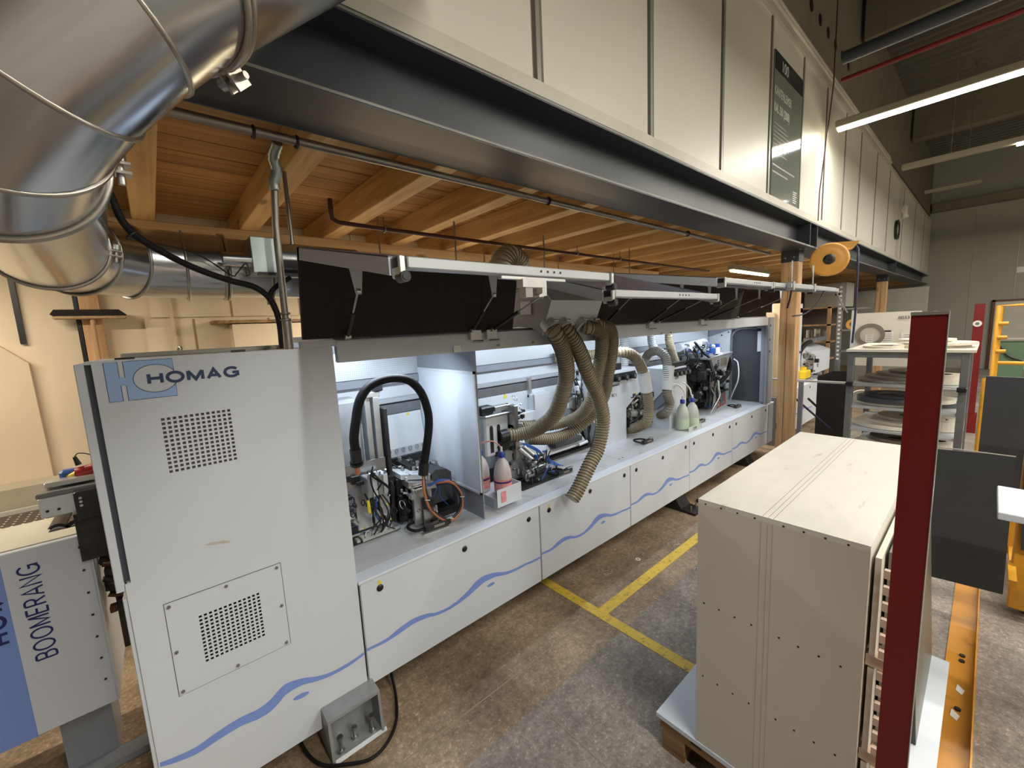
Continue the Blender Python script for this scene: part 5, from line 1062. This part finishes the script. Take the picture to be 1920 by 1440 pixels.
t = thing('far_red_upright', 'distant red upright with a round white badge', 'post', (9.0, .1, 0)); M().box(9.0, 9.04, .082, .178, .28, 1.88).build('web', 'red', t); M().box(9.0, 9.1, .074, .082, .28, 1.88).build('flange', 'red', t); M().cyl((9.0, .135, 1.60), (8.985, .135, 1.60), .045, n=20).build('round_badge', 'paper', t); M().cyl((8.985, .135, 1.60), (8.982, .135, 1.60), .02, n=12).build('badge_hub', 'alu_dark', t)
M().box(8.95, 9.15, .05, .2, 0, .28).build('base', 'red', t)
t = struct(box(18.50, 18.55, -1.25, -.02, 0, 1.95).build('door_1', 'trimlight'), 'pale door with brown frame in the end wall'); M().box(18.47, 18.55, -.03, .03, 0, 2.0).box(18.47, 18.55, -1.3, .03, 1.95, 2.0).build('door_frame', 'brownpipe', t)
tag(box(18.53, 18.545, -.65, -.36, 2.72, 2.88).build('wall_notice', 'paper'), 'small white notice on the end wall', 'notice')

# ================================================================== EDGING ROLL RACK
rk = thing('roll_rack', 'grey aluminium rack holding the flat edging rolls', 'rack', (5.6, .5, 0))
RX0, RX1, RY0, RY1 = 5.05, 6.05, .095, .89
for x in (RX0, RX1-.05):
    for y in (RY0, RY1-.05): box(x, x+.05, y, y+.05, 0, 1.47, b=.003).build('upright', 'alu_dark', rk)
box(RX0-.02, RX1+.05, RY0-.03, RY1+.01, 1.475, 1.497).build('top_board', 'carton', rk)
for x in (RX0, RX1-.05): box(x+.002, x+.045, RY0+.05, RY1-.05, 1.42, 1.472).build('top_rail', 'alu_dark', rk)
for z in (1.165, .955, .735, .50): box(RX0+.01, RX1-.01, RY0+.02, RY1-.02, z-.022, z-.004).build('shelf', 'alu_paint', rk)
M().cyl((RX0-.035, RY0+.05, 1.165), (RX0-.035, RY1-.05, 1.165), .016, n=12).build('push_handle', 'alu', rk)
for y in (RY0+.0, RY1-.06): box(RX0-.055, RX0, y, y+.06, 1.145, 1.185, b=.006).build('handle_bracket', 'black', rk)
kinds = {'w': ('tape_w', 'white'), 'g': ('tape_g', 'grey'), 'd': ('tape_d', 'dark grey')}
def roll(x, y, z, ro, ri, h, k, lab):
    t = thing('edging_roll', lab, 'roll', (x, y, z), 'rolls of edging tape on the rack')
    M().ring((x, y, z), Z3, ri, ro, h, 36).build('tape', kinds[k][0], t)
    M().ring((x, y, z-.0), Z3, ri-.012, ri, h*.9, 28).build('core', 'carton' if k != 'w' else 'tape_g', t)
R_ = [(5.30, .66, 1.497, .16, .11, .022, 'w', 'thin white ring at the left end of the rack top'),
 (5.45, .36, 1.497, .26, .10, .025, 'w', 'wide white roll low in the right pile on the rack top'), (5.42, .30, 1.522, .24, .09, .022, 'w', 'white roll second in the right pile on the rack top'), (5.62, .40, 1.545, .20, .08, .018, 'w', 'white roll crowning the right pile on the rack top'),
 (5.45, .62, 1.165, .25, .09, .024, 'g', 'grey roll at the base of the second-tier pile'), (5.50, .58, 1.19, .24, .09, .024, 'g', 'grey roll second up in the second-tier pile'), (5.55, .52, 1.215, .22, .08, .024, 'g', 'grey roll third up in the second-tier pile'), (5.58, .46, 1.24, .19, .07, .022, 'g', 'grey roll crowning the second-tier pile'),
 (5.45, .29, 1.189-.024, .17, .07, .05, 'w', 'cream roll at the right end of the second tier'), (5.46, .27, 1.215, .15, .07, .03, 'w', 'cream roll lying on another at the right of the second tier'),
 (5.36, .62, .955, .24, .12, .022, 'w', 'white roll under the dark ring on the third tier'), (5.34, .60, .98, .245, .13, .045, 'd', 'large dark grey ring on the third tier'), (5.38, .58, 1.027, .22, .12, .02, 'd', 'thin dark grey ring on top of the large dark one'), (5.42, .36, .99, .20, .06, .035, 'w', 'pale roll overlapping the dark ring'), (5.46, .28, .955, .16, .06, .03, 'd', 'dark roll at the right end of the third tier'),
 (5.38, .60, .735, .27, .12, .03, 'w', 'broad white roll at the base of the fourth tier'), (5.42, .52, .767, .25, .10, .028, 'w', 'white roll second up on the fourth tier'), (5.50, .46, .797, .24, .08, .026, 'w', 'white roll third up on the fourth tier'), (5.45, .27, .735, .17, .07, .09, 'w', 'thick white roll at the right end of the fourth tier'),
 (5.34, .60, .50, .25, .12, .06, 'w', 'white roll at the base of the lowest tier'), (5.36, .52, .562, .24, .14, .04, 'w', 'white ring with a wide opening on the lowest tier'), (5.36, .50, .604, .23, .13, .03, 'g', 'grey-rimmed ring crowning the lowest tier'), (5.45, .27, .50, .17, .07, .12, 'w', 'thick cream roll at the right of the lowest tier')]
for r in R_: roll(*r)
box(6.06, 6.3, .87, .89, .87, .89).build('peg', 'alu_dark', rk); box(6.04, 6.07, .84, .89, .86, .90).build('peg_clamp', 'alu_dark', rk)
t = thing('leaning_roll', 'white roll hanging upright behind the left rack post', 'roll', (6.2, .92, .8)); M().ring((6.15, .93, .83), (1, .25, 0), .055, .115, .06, 28).build('tape', 'tape_w', t)
# posted board behind the rack
pb = thing('posted_board', 'white board with a hanging grey ring and papers behind the rack', 'board', (6.5, .8, 0))
box(6.50, 6.53, .52, 1.09, 1.2, 1.83).build('board', 'carton', pb); box(6.49, 6.54, 1.09, 1.13, 0, 1.87).build('side_post', 'paint_in', pb); box(6.50, 6.53, .50, .54, 0, 1.2).build('support_leg', 'alu_dark', pb)
M().ring((6.495, .945, 1.57), (-1, 0, 0), .095, .135, .012, 36).build('hanging_ring', 'tape_g', pb)
for y, z, a, b in ((.80, 1.52, .12, .16), (.62, 1.50, .11, .18), (.955, 1.52, .07, .10)):
    s_ = box(6.492, 6.498, y-a/2, y+a/2, z-b/2, z+b/2).build('paper_sheet', 'paper', pb)
    for k in range(5): box(6.4905, 6.492, y-a*.4, y+a*.25, z+b*.35-k*.026, z+b*.35-k*.026+.004).build('text_line', 'tape_g', s_)
box(6.492, 6.499, .76, .84, 1.60, 1.62).build('red_mark', 'ink', pb); text('8033', 'ink', pb, .05, (6.497, .71, 1.745), (0, -1, 0), Z3)
# rack seen between post and board: continuing machine
m2 = thing('second_machine', 'white striped machine section beyond the timber post', 'machine', (7.6, 1.9, 0))
fp = box(6.75, 8.45, CY, 2.6, .12, .76, b=.006).build('base_cover', 'paint', m2); wave([(6.9+x, z, h*1.2) for x, z, h in shape1], fp)
M().cyl((7.9, CY, .69), (7.9, CY-.006, .69), .018, n=10).build('latch_knob', 'black', fp)
M().prism([(2.0, .80), (2.7, .80), (2.7, 1.28), (2.25, 1.28), (2.0, 1.18)], 'x', 8.6, 9.8).build('upper_cover', 'paint', m2)
M().box(8.62, 8.66, 1.99, 2.0, .84, 1.15).build('cover_seam', 'alu_dark', m2)
M().tube(cr([(8.2, 2.1, .9), (8.25, 2.1, 1.2), (8.6, 2.1, 1.34), (9.2, 2.15, 1.36)], 8), .035, 10).build('black_hose', 'rubber', m2); M().box(9.0, 9.8, 2.05, 2.25, 1.34, 1.42, b=.01).build('top_motor', 'alu_dark', m2)
clutter(m2, 40, 8.0, 8.7, 1.88, 2.05, .80, 1.2, ['alu', 'black', 'dark_metal'], .08, seed=14); M().cyl((8.55, 2.0, 1.05), (8.45, 1.98, 1.05), .05, n=14).build('regulator', 'alu', m2); M().box(8.0, 8.6, 1.9, 2.1, .76, .80).build('top_tray', 'cast', m2)
t = thing('yellow_canister', 'small yellow plastic canister on the second machine', 'canister', (7.9, 2.0, .8)); box(7.85, 8.15, 1.9, 2.1, .81, .95, b=.02).build('body', 'yelplastic', t); M().cyl((8.0, 2.0, .95), (8.0, 2.0, 1.0), .07, n=14).build('cap', 'yelplastic', t)
tag(M().prism([(1.24, 0), (1.60, 0), (1.60, .95), (1.42, 1.04), (1.24, 1.04)], 'x', 7.2, 7.22).build('black_screen', 'black'), 'black protective screen between the second machine and the rack', 'screen')
t = thing('white_bar', 'thin white bar reaching from the post towards the rack', 'bar', (6.3, 1.5, 0)); box(6.3, 6.34, .9, 2.1, .985, 1.01).build('bar', 'paint_in', t); box(6.3, 6.34, 1.55, 1.60, 0, .985).build('leg', 'paint_grey', t)
t = thing('lance_rods', 'dark rods leaning against the second machine beyond the post', 'rods', (7.2, 1.6, 0)); M().cyl((6.6, 1.72, .72), (7.4, 1.30, .02), .014, n=8).build('long_rod', 'rope', t); M().cyl((7.2, 1.70, .62), (7.5, 1.45, .25), .016, n=8).build('short_rod', 'black', t); M().box(7.35, 7.5, 1.28, 1.5, 0, .12, b=.01).box(7.40, 7.46, 1.36, 1.44, .12, .32, b=.01).build('foot_block', 'cast', t)
t = thing('white_portal', 'white portal frame rising behind the timber post', 'frame', (8, 2.1, 0)); M().box(7.8, 7.92, 2.0, 2.12, .76, 1.95).box(6.9, 7.92, 2.0, 2.12, 1.88, 2.02).build('frame', 'paint_in', t); M().cyl((7.86, 2.0, 1.25), (7.86, 1.99, 1.25), .02).build('bolt', 'ink', t)
t = thing('sheet_stack', 'cream sheets standing on edge left of the timber post', 'sheets', (6.6, 2.0, .7)); box(6.60, 6.63, 2.0, 2.10, .7, 1.90).build('low_sheet', 'cream', t); box(6.64, 6.67, 1.85, 2.03, .7, 2.02).build('tall_sheet', 'cream', t)
box(6.55, 6.9, 1.85, 2.3, 0, .70).build('stand', 'paint_grey', t)
# dim store at the back: rack with boards, white cabinet
t = thing('store_shelf', 'dim wooden shelf with leaning boards far behind the post', 'shelf', (10.5, 2.6, 0))
for z in (.9, 1.25, 1.6, 1.95): box(10.4, 10.9, 2.15, 2.95, z, z+.03).build('shelf', 'post', t)
for y in (2.15, 2.92): box(10.4, 10.5, y, y+.05, 0, 2.0).build('upright', 'post', t)
for k in range(9): box(10.45, 10.8, 2.25+.07*k, 2.28+.07*k, .93 if k % 2 else 1.28, (1.15 if k % 2 else 1.50)+.02*(k % 3)).build('leaning_board', 'carton' if k % 3 else 'tape_g', t)
tag(box(10.6, 11.3, 1.95, 2.65, 1.97, 2.45).build('stored_carton', 'endwall'), 'pale grey carton stored on top of the dim shelf', 'carton')
t = thing('metal_shelf', 'perforated grey metal shelf upright beside the wooden shelf', 'shelf', (9.9, 1.95, 0)); box(10.0, 10.05, 1.88, 1.96, 0, 2.4).build('upright', 'alu_dark', t)
for k in range(18): box(9.996, 10.0, 1.90, 1.94, .95+.08*k, .985+.08*k).build('slot', 'paper', t)
for z in (1.1, 1.5, 1.9): box(10.0, 10.6, 1.55, 1.9, z, z+.03).build('shelf', 'alu_dark', t)
tag(M().ring((10.0, 1.72, 1.62), (1, 0, 0), .05, .10, .04).build('hanging_roll', 'reel'), 'orange tape ring on the metal shelf', 'roll')
tag(box(13.5, 13.6, 1.0, 2.3, .0, 2.35).build('partition_board', 'endwall'), 'pale partition wall right of the distant post', 'partition')
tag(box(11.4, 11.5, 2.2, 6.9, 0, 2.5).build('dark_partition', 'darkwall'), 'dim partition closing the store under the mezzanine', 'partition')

# reel
t = thing('hose_reel', 'orange-yellow cable reel hanging beside the timber post', 'reel', (5.87, 1.25, 2.45))
ax = V((-.975, -.21, .02)).normalized(); cc = V((5.87, 1.25, 2.447))
def disc(prof, nm, m_, n=40):
    u = ax.orthogonal().normalized(); w_ = ax.cross(u)
    M().loft([[cc+ax*h+(u*cos(2*pi*k/n)+w_*sin(2*pi*k/n))*r for k in range(n)] for r, h in prof], True, True).build(nm, m_, t)
disc([(.15, -.06), (.178, -.05), (.182, 0), (.178, .035), (.165, .045), (.150, .040), (.115, .052), (.075, .050)], 'drum', 'reel'); disc([(.055, .049), (.055, .062), (.03, .066)], 'hub', 'dark_metal'); disc([(.012, .066), (.010, .08)], 'hub_bolt', 'black')
sdv = ax.cross(V(Z3)).normalized(); p0 = cc+V(Z3)*.17
if sdv.y > 0: sdv = -sdv
M().loft([[cc+V(Z3)*.182+ax*a+sdv*0 for a in (-.045, .03)]+[cc+V(Z3)*.08+sdv*.165+ax*a for a in (.03, -.045)], [cc+V(Z3)*.165+sdv*.255+ax*a for a in (-.03, .02)]+[cc+V(Z3)*.09+sdv*.20+ax*a for a in (.02, -.03)]]).build('outlet_spout', 'reel', t)
M().box(5.86, 5.88, 1.24, 1.45, 2.60, 2.61).cyl((5.87, 1.27, 2.60), (5.87, 1.27, 2.55), .01, n=8).build('hanger', 'alu', t)
e0 = cc+V(Z3)*.12+sdv*.225
M().tube(cr([tuple(e0), tuple(e0+V((0, -.022, -.05))), (5.86, .995, 2.38), (5.86, .99, 2.1), (5.86, .99, 1.8), (5.86, 1.0, 1.51)], 8), .011, 8).build('cable', 'rope', t)
# long rail in front of the post
t = thing('cable_rail', 'pale horizontal cable rail passing in front of the timber post', 'rail', (4.0, .95, 2.05))
box(3.35, 4.60, .915, .945, 2.035, 2.068, b=.004).build('rail', 'alu_paint', t)
for x in (3.38, 3.9): M().box(x-.015, x+.015, .905, .955, 2.02, 2.08, b=.003).cyl((x+.01, .93, 2.08), (x+.01, .93, 2.22), .005, n=8).build('hanger_clamp', 'alu', t)
M().tube(cr([(4.25, .93, 2.035), (4.2, .95, 1.95), (4.05, 1.0, 1.86), (3.9, 1.05, 1.84)], 8), .006, 6).build('drooping_cable', 'black', t); M().tube(cr([(3.4, .93, 2.02), (3.45, .95, 1.97), (3.47, .97, 1.90)], 6), .006, 6).build('drooping_cable', 'black', t)
for s in (0, .02): M().tube([(4.60, .925, 2.05), (5.0+s, .95, 1.93), (5.35+s, .97, 1.85)], .006, 6).build('stay_wire', 'alu_dark', t)


# ================================================================== POSTER
pz = thing('glossy_poster', 'tall glossy dark poster on the office wall panel', 'poster', (4.85, 1.42, 3.5))
box(4.45, 5.26, 1.412, 1.424, 2.945, 4.175).build('sheet', 'glass', pz); box(4.45, 5.26, 1.4105, 1.412, 4.02, 4.175).build('header_band', 'posterdark', pz)
text('100', 'postertext', pz, .13, (4.62, 1.4095, 4.05), X3, Z3)
text('KANTENLEIMER', 'postertext', pz, .105, (4.465, 1.4115, 3.82), X3, Z3, sx=.62)
text('KAL 330 (2008)', 'postertext', pz, .105, (4.465, 1.4115, 3.68), X3, Z3, sx=.62)
for k in range(8): box(4.47, 4.80+.05*(k % 3), 1.411, 1.412, 3.58-.035*k, 3.587-.035*k).build('small_print', 'tape_g', pz)
for k in range(2): box(4.47, 5.1-.2*k, 1.411, 1.412, 3.22-.06*k, 3.235-.06*k).build('small_print', 'tape_g', pz)
for k in range(6): box(5.08, 5.2-.02*(k % 2), 1.411, 1.412, 3.08-.02*k, 3.088-.02*k).build('small_print', 'postertext', pz)

fix_normals()
for o in COL.objects:
    if '_o' in o: del o['_o']
